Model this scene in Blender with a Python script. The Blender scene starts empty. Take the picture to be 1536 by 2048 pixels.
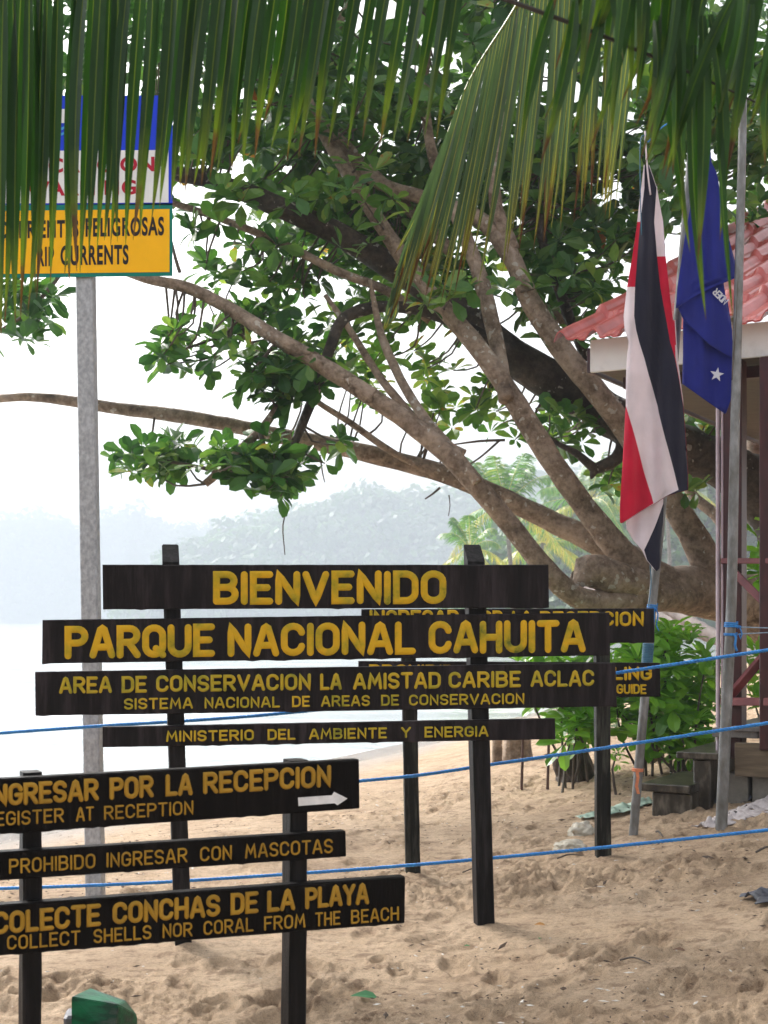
import bpy, bmesh, math, random
import numpy as np
from mathutils import Vector, Matrix, noise as mnoise

# ------------------------------------------------------------------ camera, sky, sun, exposure
sc = bpy.context.scene
F, H, CX, HY = 2800.0, 1.45, 768.0, 1243.0      # focal length in photo pixels, eye height, centre column, horizon row
cd = bpy.data.cameras.new("camera")
cam = bpy.data.objects.new("camera", cd)
sc.collection.objects.link(cam)
sc.camera = cam
cam.location = (0, 0, H)
cam.rotation_euler = (math.radians(90), 0, 0)
cd.sensor_fit = 'HORIZONTAL'
cd.sensor_width = 36.0
cd.lens = F / 1536 * 36.0
cd.shift_y = (HY - 1024) / 1536
cd.clip_start = 0.1
cd.clip_end = 4000
cd.dof.use_dof = True
cd.dof.focus_distance = 6.6
cd.dof.aperture_fstop = 10.0

SUN_EL, SUN_AZ = math.radians(40), math.radians(-38)   # azimuth from +Y towards +X
w = bpy.data.worlds.new("World")
sc.world = w
w.use_nodes = True
nt = w.node_tree
bg = nt.nodes["Background"]
sky = nt.nodes.new("ShaderNodeTexSky")
sky.sky_type = 'NISHITA'
sky.sun_disc = False
sky.sun_elevation = SUN_EL
sky.sun_rotation = SUN_AZ
sky.dust_density = 6.0
sky.air_density = 1.4
hsv = nt.nodes.new("ShaderNodeHueSaturation")
hsv.inputs['Saturation'].default_value = 0.22
nt.links.new(sky.outputs[0], hsv.inputs['Color'])
nt.links.new(hsv.outputs[0], bg.inputs[0])
bg.inputs[1].default_value = 0.15

sd = bpy.data.lights.new("sun", 'SUN')
sd.energy = 1.5
sd.angle = math.radians(13)
sd.color = (1.0, 0.96, 0.9)
sun = bpy.data.objects.new("sun", sd)
sc.collection.objects.link(sun)
sdir = Vector((math.sin(SUN_AZ) * math.cos(SUN_EL), math.cos(SUN_AZ) * math.cos(SUN_EL), math.sin(SUN_EL)))
sun.location = sdir * 30
sun.rotation_euler = (-sdir).to_track_quat('-Z', 'Y').to_euler()

sc.view_settings.view_transform = 'Standard'
sc.view_settings.look = 'None'
sc.view_settings.gamma = 1.0
sc.view_settings.exposure = 1.5
sc.cycles.use_denoising = True
sc.cycles.volume_bounces = 2
sc.cycles.max_bounces = 6
sc.cycles.diffuse_bounces = 3
sc.cycles.glossy_bounces = 3
sc.cycles.transmission_bounces = 4

R = random.Random(7)
col = sc.collection

# ------------------------------------------------------------------ helpers
def P(px, py, d):
    return Vector(((px - CX) / F * d, d, H + (HY - py) / F * d))

ORG = {}

class MB:
    def __init__(s):
        s.v, s.f, s.m, s.uv = [], [], [], []
    def add(s, vs, fs, mi=0, uvs=None):
        o = len(s.v)
        s.v.extend([tuple(p) for p in vs])
        for k, f in enumerate(fs):
            s.f.append([i + o for i in f])
            s.m.append(mi if isinstance(mi, int) else mi[k])
            s.uv.append([uvs[i] for i in f] if uvs else None)
    def build(s, name, mats, parent=None, smooth=False, loc=None):
        if not isinstance(mats, (list, tuple)):
            mats = [mats]
        if parent is not None:
            L = ORG[parent]
        elif loc is not None:
            L = Vector(loc)
        else:
            a = np.array(s.v)
            L = Vector(((a[:, 0].min() + a[:, 0].max()) / 2, (a[:, 1].min() + a[:, 1].max()) / 2, a[:, 2].min()))
        a = np.array(s.v) - np.array(L)
        me = bpy.data.meshes.new(name)
        me.from_pydata(a.tolist(), [], s.f)
        for m in mats:
            me.materials.append(m)
        me.polygons.foreach_set("material_index", s.m)
        if smooth:
            me.polygons.foreach_set("use_smooth", [True] * len(s.f))
        if any(u is not None for u in s.uv):
            ul = me.uv_layers.new(name="UVMap")
            flat = []
            for f, u in zip(s.f, s.uv):
                for k in range(len(f)):
                    flat.extend(u[k] if u else (0.0, 0.0))
            ul.data.foreach_set("uv", flat)
        me.update()
        o = bpy.data.objects.new(name, me)
        col.objects.link(o)
        if parent is not None:
            o.parent = parent
        else:
            o.location = L
        ORG[o] = L
        return o

def tag(o, label, cat, group=None, kind=None):
    if label: o["label"] = label
    if cat: o["category"] = cat
    if group: o["group"] = group
    if kind: o["kind"] = kind
    return o

def thing(name, label, cat, loc, group=None):
    o = bpy.data.objects.new(name, None)
    o.empty_display_size = 0.1
    col.objects.link(o)
    o.location = loc
    ORG[o] = Vector(loc)
    return tag(o, label, cat, group)

def catmull(pts, step):
    """pts: list of tuples (x,y,z,r) -> resampled list"""
    p = [np.array(q, float) for q in pts]
    if len(p) < 3:
        p = [p[0], (p[0] + p[-1]) / 2, p[-1]]
    p = [2 * p[0] - p[1]] + p + [2 * p[-1] - p[-2]]
    out = []
    for i in range(1, len(p) - 2):
        a, b, c, d = p[i - 1:i + 3]
        n = max(1, int(math.ceil(np.linalg.norm(c[:3] - b[:3]) / step)))
        for k in range(n):
            t = k / n
            out.append(0.5 * ((2 * b) + (c - a) * t + (2 * a - 5 * b + 4 * c - d) * t * t + (3 * b - a - 3 * c + d) * t ** 3))
    out.append(p[-2])
    return out

def tube(mb, pts, n=10, rough=0.0, mi=0, seed=0.0, freq=4.0, cap=True, squash=1.0):
    """pts: list of (x,y,z,r)"""
    N = len(pts)
    cs = [Vector(p[:3]) for p in pts]
    up = Vector((0.13, 0.3, 0.94)).normalized()
    rings, uvs = [], []
    prev = None
    ln = 0.0
    for i in range(N):
        t = (cs[min(i + 1, N - 1)] - cs[max(i - 1, 0)])
        if t.length < 1e-9: t = Vector((0, 0, 1))
        t.normalize()
        if prev is None:
            a = t.cross(up)
            if a.length < 0.05: a = t.cross(Vector((1, 0, 0)))
        else:
            a = prev - t * prev.dot(t)
        a.normalize()
        prev = a
        b = t.cross(a)
        if i: ln += (cs[i] - cs[i - 1]).length
        for k in range(n):
            th = 2 * math.pi * k / n
            dvec = a * math.cos(th) + b * math.sin(th) * squash
            r = pts[i][3]
            if rough:
                q = cs[i] + dvec * r
                r *= 1 + rough * (mnoise.noise(q * freq + Vector((seed, 0, 0))) + 0.5 * mnoise.noise(q * freq * 2.7))
            rings.append(cs[i] + dvec * r)
            uvs.append((k / n, ln))
    fs = []
    for i in range(N - 1):
        for k in range(n):
            k2 = (k + 1) % n
            fs.append((i * n + k, i * n + k2, (i + 1) * n + k2, (i + 1) * n + k))
    if cap:
        fs.append(tuple(range(n - 1, -1, -1)))
        fs.append(tuple((N - 1) * n + k for k in range(n)))
    mb.add(rings, fs, mi, uvs)

def box(mb, c, ax, ay, az, hx, hy, hz, bev=0.0, mi=0):
    """oriented box, chamfered in its vertical cross-section corners"""
    c = Vector(c); ax, ay, az = Vector(ax), Vector(ay), Vector(az)
    if bev <= 0:
        prof = [(-hx, -hy), (hx, -hy), (hx, hy), (-hx, hy)]
    else:
        b = bev
        prof = [(-hx + b, -hy), (hx - b, -hy), (hx, -hy + b), (hx, hy - b), (hx - b, hy), (-hx + b, hy), (-hx, hy - b), (-hx, -hy + b)]
    n = len(prof)
    vs = []
    lv = [(-hz, 1)] + [(hz, 1)] if bev <= 0 else [(-hz, 0), (-hz + bev, 1), (hz - bev, 1), (hz, 0)]
    for z, full in lv:
        for (x, y) in prof:
            if not full:
                x *= (hx - bev) / hx; y *= (hy - bev) / hy
            vs.append(c + ax * x + ay * y + az * z)
    fs = []
    for i in range(len(lv) - 1):
        for k in range(n):
            k2 = (k + 1) % n
            fs.append((i * n + k, i * n + k2, (i + 1) * n + k2, (i + 1) * n + k))
    fs.append(tuple(range(n - 1, -1, -1)))
    fs.append(tuple((len(lv) - 1) * n + k for k in range(n)))
    mb.add(vs, fs, mi)

def beam(mb, a, b, w, h, side, bev=0.004, mi=0):
    """box from a to b; side = approx direction of width w"""
    a, b = Vector(a), Vector(b)
    az = (b - a); L = az.length; az.normalize()
    ax = Vector(side) - az * Vector(side).dot(az); ax.normalize()
    ay = az.cross(ax)
    box(mb, (a + b) / 2, ax, ay, az, w / 2, h / 2, L / 2, bev, mi)

# ------------------------------------------------------------------ numpy noise
def perlin(x, y, seed=0):
    x = np.asarray(x, float); y = np.asarray(y, float)
    xi = np.floor(x).astype(np.int64); yi = np.floor(y).astype(np.int64)
    xf = x - xi; yf = y - yi
    def g(ix, iy, dx, dy):
        h = (ix * 374761393 + iy * 668265263 + seed * 974634777) & 0xffffffff
        h = ((h ^ (h >> 13)) * 1274126177) & 0xffffffff
        a = (h ^ (h >> 16)) % 4096 / 4096 * 2 * np.pi
        return np.cos(a) * dx + np.sin(a) * dy
    u = xf ** 3 * (xf * (xf * 6 - 15) + 10); v = yf ** 3 * (yf * (yf * 6 - 15) + 10)
    a = g(xi, yi, xf, yf); b = g(xi + 1, yi, xf - 1, yf)
    c = g(xi, yi + 1, xf, yf - 1); d = g(xi + 1, yi + 1, xf - 1, yf - 1)
    return (a + (b - a) * u) * (1 - v) + (c + (d - c) * u) * v

def sstep(t):
    t = np.clip(t, 0, 1)
    return t * t * (3 - 2 * t)

SEA = -0.34
def zbase(x, y):
    x = np.asarray(x, float); y = np.asarray(y, float)
    z = 0.03 + 0.12 * np.clip(x - 0.3, 0, 5) + 0.012 * np.clip(x - 5.3, 0, 60)
    s = (x + 3) * 0.922 - (y - 14.5) * 0.387
    fall = sstep(1 - s / 5.0)
    z = z * (1 - fall) + (SEA - 0.02) * fall
    z = z + np.where(s < 0, 0.05 * s, 0)
    z = z + 0.05 * perlin(x * 0.5, y * 0.5, 3) * (1 - fall)
    return np.maximum(z, -6)
def zg(x, y):
    return float(zbase(x, y))
def G(px, py, lift=0.0):
    lo, hi = 2.0, 60.0
    for _ in range(50):
        m = (lo + hi) / 2
        p = P(px, py, m)
        if p.z - zg(p.x, p.y) > 0: lo = m
        else: hi = m
    p = P(px, py, lo)
    return Vector((p.x, p.y, zg(p.x, p.y) + lift))

# ------------------------------------------------------------------ materials
def newmat(name):
    m = bpy.data.materials.new(name)
    m.use_nodes = True
    t = m.node_tree
    return m, t, t.nodes["Principled BSDF"], t.nodes["Material Output"]

def ramp(t, src, stops):
    r = t.nodes.new("ShaderNodeValToRGB")
    e = r.color_ramp.elements
    e[0].position, e[0].color = stops[0][0], (*stops[0][1], 1)
    e[1].position, e[1].color = stops[-1][0], (*stops[-1][1], 1)
    for p, c in stops[1:-1]:
        k = e.new(p); k.color = (*c, 1)
    t.links.new(src, r.inputs[0])
    return r.outputs[0]

def coords(t, stretch=(1, 1, 1), out='Object'):
    tc = t.nodes.new("ShaderNodeTexCoord")
    mp = t.nodes.new("ShaderNodeMapping")
    mp.inputs['Scale'].default_value = stretch
    t.links.new(tc.outputs[out], mp.inputs[0])
    return mp.outputs[0]

def noisetex(t, vec, scale, detail=5, rough=0.6):
    n = t.nodes.new("ShaderNodeTexNoise")
    n.inputs['Scale'].default_value = scale
    n.inputs['Detail'].default_value = detail
    n.inputs['Roughness'].default_value = rough
    t.links.new(vec, n.inputs['Vector'])
    return n.outputs['Fac']

def bump(t, b, src, strength, dist):
    n = t.nodes.new("ShaderNodeBump")
    n.inputs['Strength'].default_value = strength
    n.inputs['Distance'].default_value = dist
    t.links.new(src, n.inputs['Height'])
    if b.inputs['Normal'].is_linked:
        t.links.new(b.inputs['Normal'].links[0].from_socket, n.inputs['Normal'])
    t.links.new(n.outputs[0], b.inputs['Normal'])

def mixc(t, fac, a, b, blend='MIX'):
    n = t.nodes.new("ShaderNodeMix")
    n.data_type = 'RGBA'; n.blend_type = blend
    for s, v in ((0, fac), (6, a), (7, b)):
        if hasattr(v, 'is_linked'): t.links.new(v, n.inputs[s])
        elif s == 0: n.inputs[0].default_value = v
        else: n.inputs[s].default_value = (*v, 1)
    return n.outputs[2]

def math_(t, op, a, b=0.0):
    n = t.nodes.new("ShaderNodeMath"); n.operation = op
    for i, v in enumerate((a, b)):
        if hasattr(v, 'is_linked'): t.links.new(v, n.inputs[i])
        else: n.inputs[i].default_value = v
    return n.outputs[0]

def nmat(name, stops, scale=5, detail=5, rough=0.6, stretch=(1, 1, 1), bmp=0.0, bdist=0.01, bscale=None, spec=0.5, metal=0.0, nrough=0.6):
    m, t, b, o = newmat(name)
    v = coords(t, stretch)
    f = noisetex(t, v, scale, detail, nrough)
    t.links.new(ramp(t, f, stops), b.inputs['Base Color'])
    b.inputs['Roughness'].default_value = rough
    b.inputs['Specular IOR Level'].default_value = spec
    b.inputs['Metallic'].default_value = metal
    if bmp:
        g = noisetex(t, v, bscale or scale * 2, 6, 0.65)
        bump(t, b, g, bmp, bdist)
    return m

M = {}
# tarred sign wood: near black, vertical saw marks and drip streaks
def woodmat(name, c0, c1, c2, spec=0.10):
    m, t, b, o = newmat(name)
    v = coords(t, (38, 38, 3.5))
    f = noisetex(t, v, 1.0, 6, 0.7)
    v2 = coords(t, (9, 9, 1.2))
    f2 = noisetex(t, v2, 1.0, 4, 0.6)
    ff = math_(t, 'ADD', math_(t, 'MULTIPLY', f, 0.55), math_(t, 'MULTIPLY', f2, 0.45))
    t.links.new(ramp(t, ff, [(0.36, c0), (0.5, c1), (0.64, c2)]), b.inputs['Base Color'])
    t.links.new(math_(t, 'ADD', math_(t, 'MULTIPLY', f2, 0.5), 0.22), b.inputs['Roughness'])
    b.inputs['Specular IOR Level'].default_value = spec
    bump(t, b, f, 0.8, 0.006)
    return m
M['board'] = woodmat('tarred_board', (0.002, 0.0015, 0.0015), (0.010, 0.0072, 0.0078), (0.034, 0.026, 0.029))
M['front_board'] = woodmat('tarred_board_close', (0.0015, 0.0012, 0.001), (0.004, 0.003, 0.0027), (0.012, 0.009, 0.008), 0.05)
M['post'] = woodmat('tarred_post', (0.002, 0.0018, 0.0018), (0.007, 0.006, 0.006), (0.022, 0.019, 0.02))
M['mossy_post'] = woodmat('mossy_post', (0.004, 0.004, 0.0035), (0.013, 0.012, 0.010), (0.07, 0.07, 0.055))

def paint(name, stops, rough=0.5, scale=22):
    m = nmat(name, stops, scale=scale, detail=5, rough=rough, bmp=0.35, bdist=0.002, bscale=160, spec=0.15)
    return m
M['yellow'] = paint('yellow_letter_paint', [(0.28, (0.11, 0.13, 0.012)), (0.39, (0.38, 0.28, 0.012)), (0.54, (0.58, 0.34, 0.010)), (0.8, (0.64, 0.37, 0.012))], scale=9)
M['yellow_old'] = paint('weathered_letter_paint', [(0.30, (0.14, 0.16, 0.02)), (0.43, (0.36, 0.29, 0.02)), (0.60, (0.50, 0.33, 0.02)), (0.8, (0.58, 0.36, 0.02))], scale=7)
M['ochre'] = paint('ochre_letter_paint', [(0.3, (0.27, 0.155, 0.018)), (0.55, (0.36, 0.20, 0.02)), (0.8, (0.42, 0.25, 0.03))], scale=14)
M['white_paint'] = paint('white_arrow_paint', [(0.3, (0.55, 0.55, 0.56)), (0.7, (0.78, 0.78, 0.8))])
M['galv'] = nmat('galvanised_steel', [(0.32, (0.26, 0.27, 0.285)), (0.5, (0.35, 0.36, 0.38)), (0.7, (0.47, 0.48, 0.51))], scale=50, detail=4, rough=0.48, stretch=(1, 1, 0.7), metal=0.35, bmp=0.15, bdist=0.002, bscale=90)
M['pipe'] = nmat('galvanised_pipe', [(0.3, (0.10, 0.095, 0.08)), (0.5, (0.17, 0.17, 0.168)), (0.72, (0.28, 0.285, 0.29))], scale=9, detail=6, rough=0.45, stretch=(2, 2, 0.8), metal=0.4, bmp=0.1, bdist=0.002, bscale=120)
M['tape'] = nmat('blue_wrap', [(0.3, (0.02, 0.09, 0.16)), (0.7, (0.05, 0.17, 0.26))], scale=30, rough=0.5)
M['orange'] = nmat('orange_ribbon', [(0.3, (0.55, 0.16, 0.07)), (0.7, (0.75, 0.28, 0.14))], scale=30, rough=0.6)
M['rope'] = nmat('blue_rope', [(0.3, (0.012, 0.13, 0.40)), (0.6, (0.02, 0.22, 0.58)), (0.8, (0.06, 0.34, 0.70))], scale=40, rough=0.45, bmp=0.3, bdist=0.002, bscale=300)
M['cord'] = nmat('pale_cord', [(0.3, (0.12, 0.22, 0.33)), (0.7, (0.30, 0.40, 0.50))], scale=40, rough=0.6)

def signmat(name, c, rough=0.35):
    return nmat(name, [(0.3, tuple(k * 0.88 for k in c)), (0.7, c)], scale=6, rough=rough, spec=0.2)
M['s_blue'] = signmat('sign_blue', (0.008, 0.045, 0.66))
M['s_white'] = signmat('sign_white', (0.78, 0.80, 0.82))
M['s_green'] = signmat('sign_green', (0.0, 0.19, 0.15))
M['s_yellow'] = signmat('sign_yellow', (0.95, 0.50, 0.0))
M['s_red'] = signmat('sign_red', (0.42, 0.008, 0.035))
M['s_black'] = signmat('sign_black', (0.018, 0.012, 0.012))
M['s_logo'] = signmat('sign_logo_green', (0.10, 0.42, 0.28))
M['s_cyan'] = signmat('sign_logo_cyan', (0.07, 0.36, 0.72))

def cloth(name, c, tr=0.25):
    m, t, b, o = newmat(name)
    v = coords(t)
    f = noisetex(t, v, 5, 4)
    cc = ramp(t, f, [(0.3, tuple(k * 0.82 for k in c)), (0.7, c)])
    t.links.new(cc, b.inputs['Base Color'])
    b.inputs['Roughness'].default_value = 0.75
    b.inputs['Specular IOR Level'].default_value = 0.25
    b.inputs['Sheen Weight'].default_value = 0.15
    g = noisetex(t, coords(t, (900, 900, 900)), 1.0, 2)
    bump(t, b, g, 0.25, 0.001)
    v3 = noisetex(t, coords(t, (12, 12, 3)), 1.0, 4)
    bump(t, b, v3, 0.35, 0.02)
    tl = t.nodes.new("ShaderNodeBsdfTranslucent")
    t.links.new(cc, tl.inputs[0])
    mx = t.nodes.new("ShaderNodeMixShader")
    mx.inputs[0].default_value = tr
    t.links.new(b.outputs[0], mx.inputs[1]); t.links.new(tl.outputs[0], mx.inputs[2])
    t.links.new(mx.outputs[0], o.inputs[0])
    return m
M['f_white'] = cloth('flag_white', (0.84, 0.75, 0.79), 0.32)
M['f_red'] = cloth('flag_red', (0.66, 0.012, 0.055), 0.32)
M['f_navy'] = cloth('flag_navy', (0.012, 0.012, 0.03), 0.1)
M['f_blue'] = cloth('flag_blue', (0.014, 0.024, 0.27), 0.2)
M['f_star'] = cloth('flag_emblem', (0.7, 0.72, 0.82), 0.1)

M['roof'] = nmat('red_roof_sheet', [(0.25, (0.24, 0.04, 0.034)), (0.5, (0.42, 0.078, 0.066)), (0.75, (0.52, 0.13, 0.115))], scale=3.5, detail=7, rough=0.36, bmp=0.06, bdist=0.01, bscale=25, spec=0.4)
M['fascia'] = nmat('white_fascia', [(0.25, (0.50, 0.50, 0.48)), (0.45, (0.74, 0.73, 0.71)), (0.8, (0.82, 0.82, 0.80))], scale=3, detail=8, rough=0.55)
M['maroon'] = nmat('maroon_wood', [(0.3, (0.03, 0.007, 0.008)), (0.6, (0.055, 0.012, 0.014)), (0.8, (0.09, 0.02, 0.022))], scale=6, rough=0.4, stretch=(4, 4, 1), bmp=0.2, bdist=0.004)
M['maroon_rail'] = nmat('maroon_rail', [(0.3, (0.11, 0.022, 0.026)), (0.6, (0.17, 0.038, 0.042)), (0.85, (0.25, 0.075, 0.075))], scale=8, rough=0.4, bmp=0.2, bdist=0.004)
M['pinkstrip'] = nmat('pale_strip', [(0.3, (0.42, 0.33, 0.38)), (0.7, (0.62, 0.52, 0.58))], scale=8, rough=0.5)
M['soffit'] = nmat('soffit_boards', [(0.3, (0.10, 0.075, 0.055)), (0.7, (0.17, 0.13, 0.10))], scale=5, rough=0.7, stretch=(1, 8, 1))
M['cream'] = nmat('cream_beam', [(0.3, (0.36, 0.30, 0.23)), (0.7, (0.48, 0.42, 0.33))], scale=4, rough=0.7)
M['concrete'] = nmat('damp_concrete', [(0.34, (0.012, 0.009, 0.006)), (0.5, (0.038, 0.030, 0.021)), (0.66, (0.13, 0.11, 0.085))], scale=9, detail=9, rough=0.3, stretch=(1.6, 1.6, 0.7), bmp=0.4, bdist=0.01, bscale=25)
M['concrete_top'] = nmat('worn_concrete_top', [(0.3, (0.09, 0.085, 0.075)), (0.6, (0.19, 0.18, 0.16)), (0.8, (0.27, 0.26, 0.23))], scale=8, detail=8, rough=0.4, bmp=0.3, bdist=0.006, bscale=30)
M['block'] = nmat('concrete_block', [(0.3, (0.13, 0.12, 0.10)), (0.55, (0.22, 0.20, 0.17)), (0.8, (0.30, 0.28, 0.24))], scale=7, detail=8, rough=0.8, bmp=0.4, bdist=0.008, bscale=40)
M['plank'] = nmat('weathered_plank', [(0.3, (0.05, 0.033, 0.018)), (0.55, (0.12, 0.085, 0.05)), (0.8, (0.2, 0.15, 0.10))], scale=3, detail=8, rough=0.6, stretch=(1, 1, 8), bmp=0.3, bdist=0.005)
M['deckgrey'] = nmat('grey_deck', [(0.3, (0.10, 0.09, 0.085)), (0.7, (0.24, 0.22, 0.2))], scale=5, detail=7, rough=0.5, stretch=(1, 6, 1))

def barkmat(name, stops, spots, spot_amt, rough):
    m, t, b, o = newmat(name)
    v = coords(t)
    f = noisetex(t, v, 3.2, 8, 0.68)
    g = noisetex(t, coords(t, (1, 1, 1)), 22, 8, 0.7)
    c = ramp(t, math_(t, 'ADD', math_(t, 'MULTIPLY', f, 0.6), math_(t, 'MULTIPLY', g, 0.4)), stops)
    vo = t.nodes.new("ShaderNodeTexVoronoi")
    vo.inputs['Scale'].default_value = 11
    nz = t.nodes.new("ShaderNodeTexNoise"); nz.inputs['Scale'].default_value = 14
    t.links.new(v, nz.inputs['Vector'])
    vm = t.nodes.new("ShaderNodeVectorMath"); vm.operation = 'MULTIPLY_ADD'
    t.links.new(nz.outputs['Color'], vm.inputs[0]); vm.inputs[1].default_value = (0.12, 0.12, 0.12)
    t.links.new(v, vm.inputs[2]); t.links.new(vm.outputs[0], vo.inputs['Vector'])
    patch = noisetex(t, v, 2.3, 3)
    thr = math_(t, 'MULTIPLY', math_(t, 'SUBTRACT', patch, 0.40), spot_amt)
    sp = math_(t, 'LESS_THAN', vo.outputs['Distance'], thr)
    c2 = mixc(t, math_(t, 'MULTIPLY', sp, 0.75), c, spots)
    t.links.new(c2, b.inputs['Base Color'])
    ck = t.nodes.new("ShaderNodeTexVoronoi"); ck.feature = 'DISTANCE_TO_EDGE'
    ck.inputs['Scale'].default_value = 1.7
    nz2 = t.nodes.new("ShaderNodeTexNoise"); nz2.inputs['Scale'].default_value = 3.5; nz2.inputs['Detail'].default_value = 5
    t.links.new(v, nz2.inputs['Vector'])
    vm2 = t.nodes.new("ShaderNodeVectorMath"); vm2.operation = 'MULTIPLY_ADD'
    t.links.new(nz2.outputs['Color'], vm2.inputs[0]); vm2.inputs[1].default_value = (0.55, 0.55, 0.55)
    t.links.new(v, vm2.inputs[2]); t.links.new(vm2.outputs[0], ck.inputs['Vector'])
    cr_ = ramp(t, ck.outputs['Distance'], [(0.0, (0.3, 0.26, 0.22)), (0.012, (0.6, 0.56, 0.52)), (0.035, (1, 1, 1))])
    cm = ramp(t, noisetex(t, v, 0.9, 3), [(0.52, (0, 0, 0)), (0.62, (0.85, 0.85, 0.85))])
    cr_ = mixc(t, cm, (1, 1, 1), cr_)
    blot = ramp(t, noisetex(t, v, 7, 6, 0.7), [(0.36, (0.62, 0.58, 0.55)), (0.5, (1, 1, 1)), (0.66, (1.22, 1.2, 1.16))])
    c3 = mixc(t, 1.0, mixc(t, 1.0, c2, cr_, 'MULTIPLY'), blot, 'MULTIPLY')
    t.links.new(c3, b.inputs['Base Color'])
    b.inputs['Roughness'].default_value = rough
    b.inputs['Specular IOR Level'].default_value = 0.35
    bump(t, b, ck.outputs['Distance'], 0.12, 0.05)
    bump(t, b, g, 0.9, 0.03)
    bump(t, b, f, 0.7, 0.08)
    return m
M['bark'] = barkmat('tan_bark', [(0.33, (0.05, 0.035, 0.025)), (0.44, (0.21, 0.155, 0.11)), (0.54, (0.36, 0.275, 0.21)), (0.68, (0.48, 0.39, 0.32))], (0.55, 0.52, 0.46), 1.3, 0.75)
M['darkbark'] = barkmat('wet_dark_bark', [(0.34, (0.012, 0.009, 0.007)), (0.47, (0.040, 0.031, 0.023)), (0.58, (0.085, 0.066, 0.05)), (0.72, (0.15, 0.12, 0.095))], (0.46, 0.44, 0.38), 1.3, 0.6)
M['stumpbark'] = barkmat('stump_bark', [(0.30, (0.02, 0.014, 0.010)), (0.5, (0.07, 0.052, 0.04)), (0.7, (0.16, 0.125, 0.10))], (0.3, 0.28, 0.24), 0.8, 0.7)
M['twig'] = nmat('twig_bark', [(0.3, (0.05, 0.04, 0.03)), (0.7, (0.13, 0.10, 0.08))], scale=10, rough=0.8)
M['palmtrunk'] = nmat('palm_trunk', [(0.3, (0.10, 0.085, 0.07)), (0.7, (0.26, 0.22, 0.19))], scale=5, rough=0.8, stretch=(1, 1, 6), bmp=0.5, bdist=0.02)

def leafmat(name, stops, tr=0.35, rough=0.32, spec=0.5, tcol=1.5, ribs=False):
    """colour from the leaf's own random value (UV u) plus fine mottling"""
    m, t, b, o = newmat(name)
    uv = t.nodes.new("ShaderNodeUVMap")
    sp = t.nodes.new("ShaderNodeSeparateXYZ")
    t.links.new(uv.outputs[0], sp.inputs[0])
    f = noisetex(t, coords(t), 18, 3)
    u = math_(t, 'ADD', sp.outputs[0], math_(t, 'MULTIPLY', math_(t, 'SUBTRACT', f, 0.5), 0.25))
    c = ramp(t, u, stops)
    t.links.new(c, b.inputs['Base Color'])
    b.inputs['Roughness'].default_value = rough
    b.inputs['Specular IOR Level'].default_value = spec
    tl = t.nodes.new("ShaderNodeBsdfTranslucent")
    tc = mixc(t, 1.0, c, (tcol, tcol * 1.05, tcol * 0.5), 'MULTIPLY')
    t.links.new(tc, tl.inputs[0])
    mx = t.nodes.new("ShaderNodeMixShader")
    mx.inputs[0].default_value = tr
    t.links.new(b.outputs[0], mx.inputs[1]); t.links.new(tl.outputs[0], mx.inputs[2])
    t.links.new(mx.outputs[0], o.inputs[0])
    return m
M['leaf'] = leafmat('almond_leaf', [(0.0, (0.024, 0.08, 0.022)), (0.35, (0.058, 0.15, 0.036)), (0.7, (0.13, 0.235, 0.055)), (0.93, (0.24, 0.33, 0.085)), (0.965, (0.35, 0.15, 0.03)), (1.0, (0.30, 0.09, 0.03))], tr=0.42, rough=0.33, spec=0.32)
M['bushleaf'] = leafmat('shrub_leaf', [(0.0, (0.075, 0.21, 0.02)), (0.5, (0.17, 0.38, 0.04)), (0.95, (0.24, 0.44, 0.05)), (1.0, (0.35, 0.15, 0.03))], tr=0.45, rough=0.3)
M['farleaf'] = leafmat('forest_leaf', [(0.0, (0.02, 0.065, 0.014)), (0.5, (0.05, 0.13, 0.022)), (1.0, (0.10, 0.20, 0.035))], tr=0.4, rough=0.5)
M['palmleaf'] = leafmat('far_palm_leaf', [(0.0, (0.035, 0.11, 0.02)), (0.5, (0.075, 0.19, 0.03)), (0.8, (0.17, 0.25, 0.04)), (1.0, (0.42, 0.34, 0.06))], tr=0.4, rough=0.4)

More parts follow.
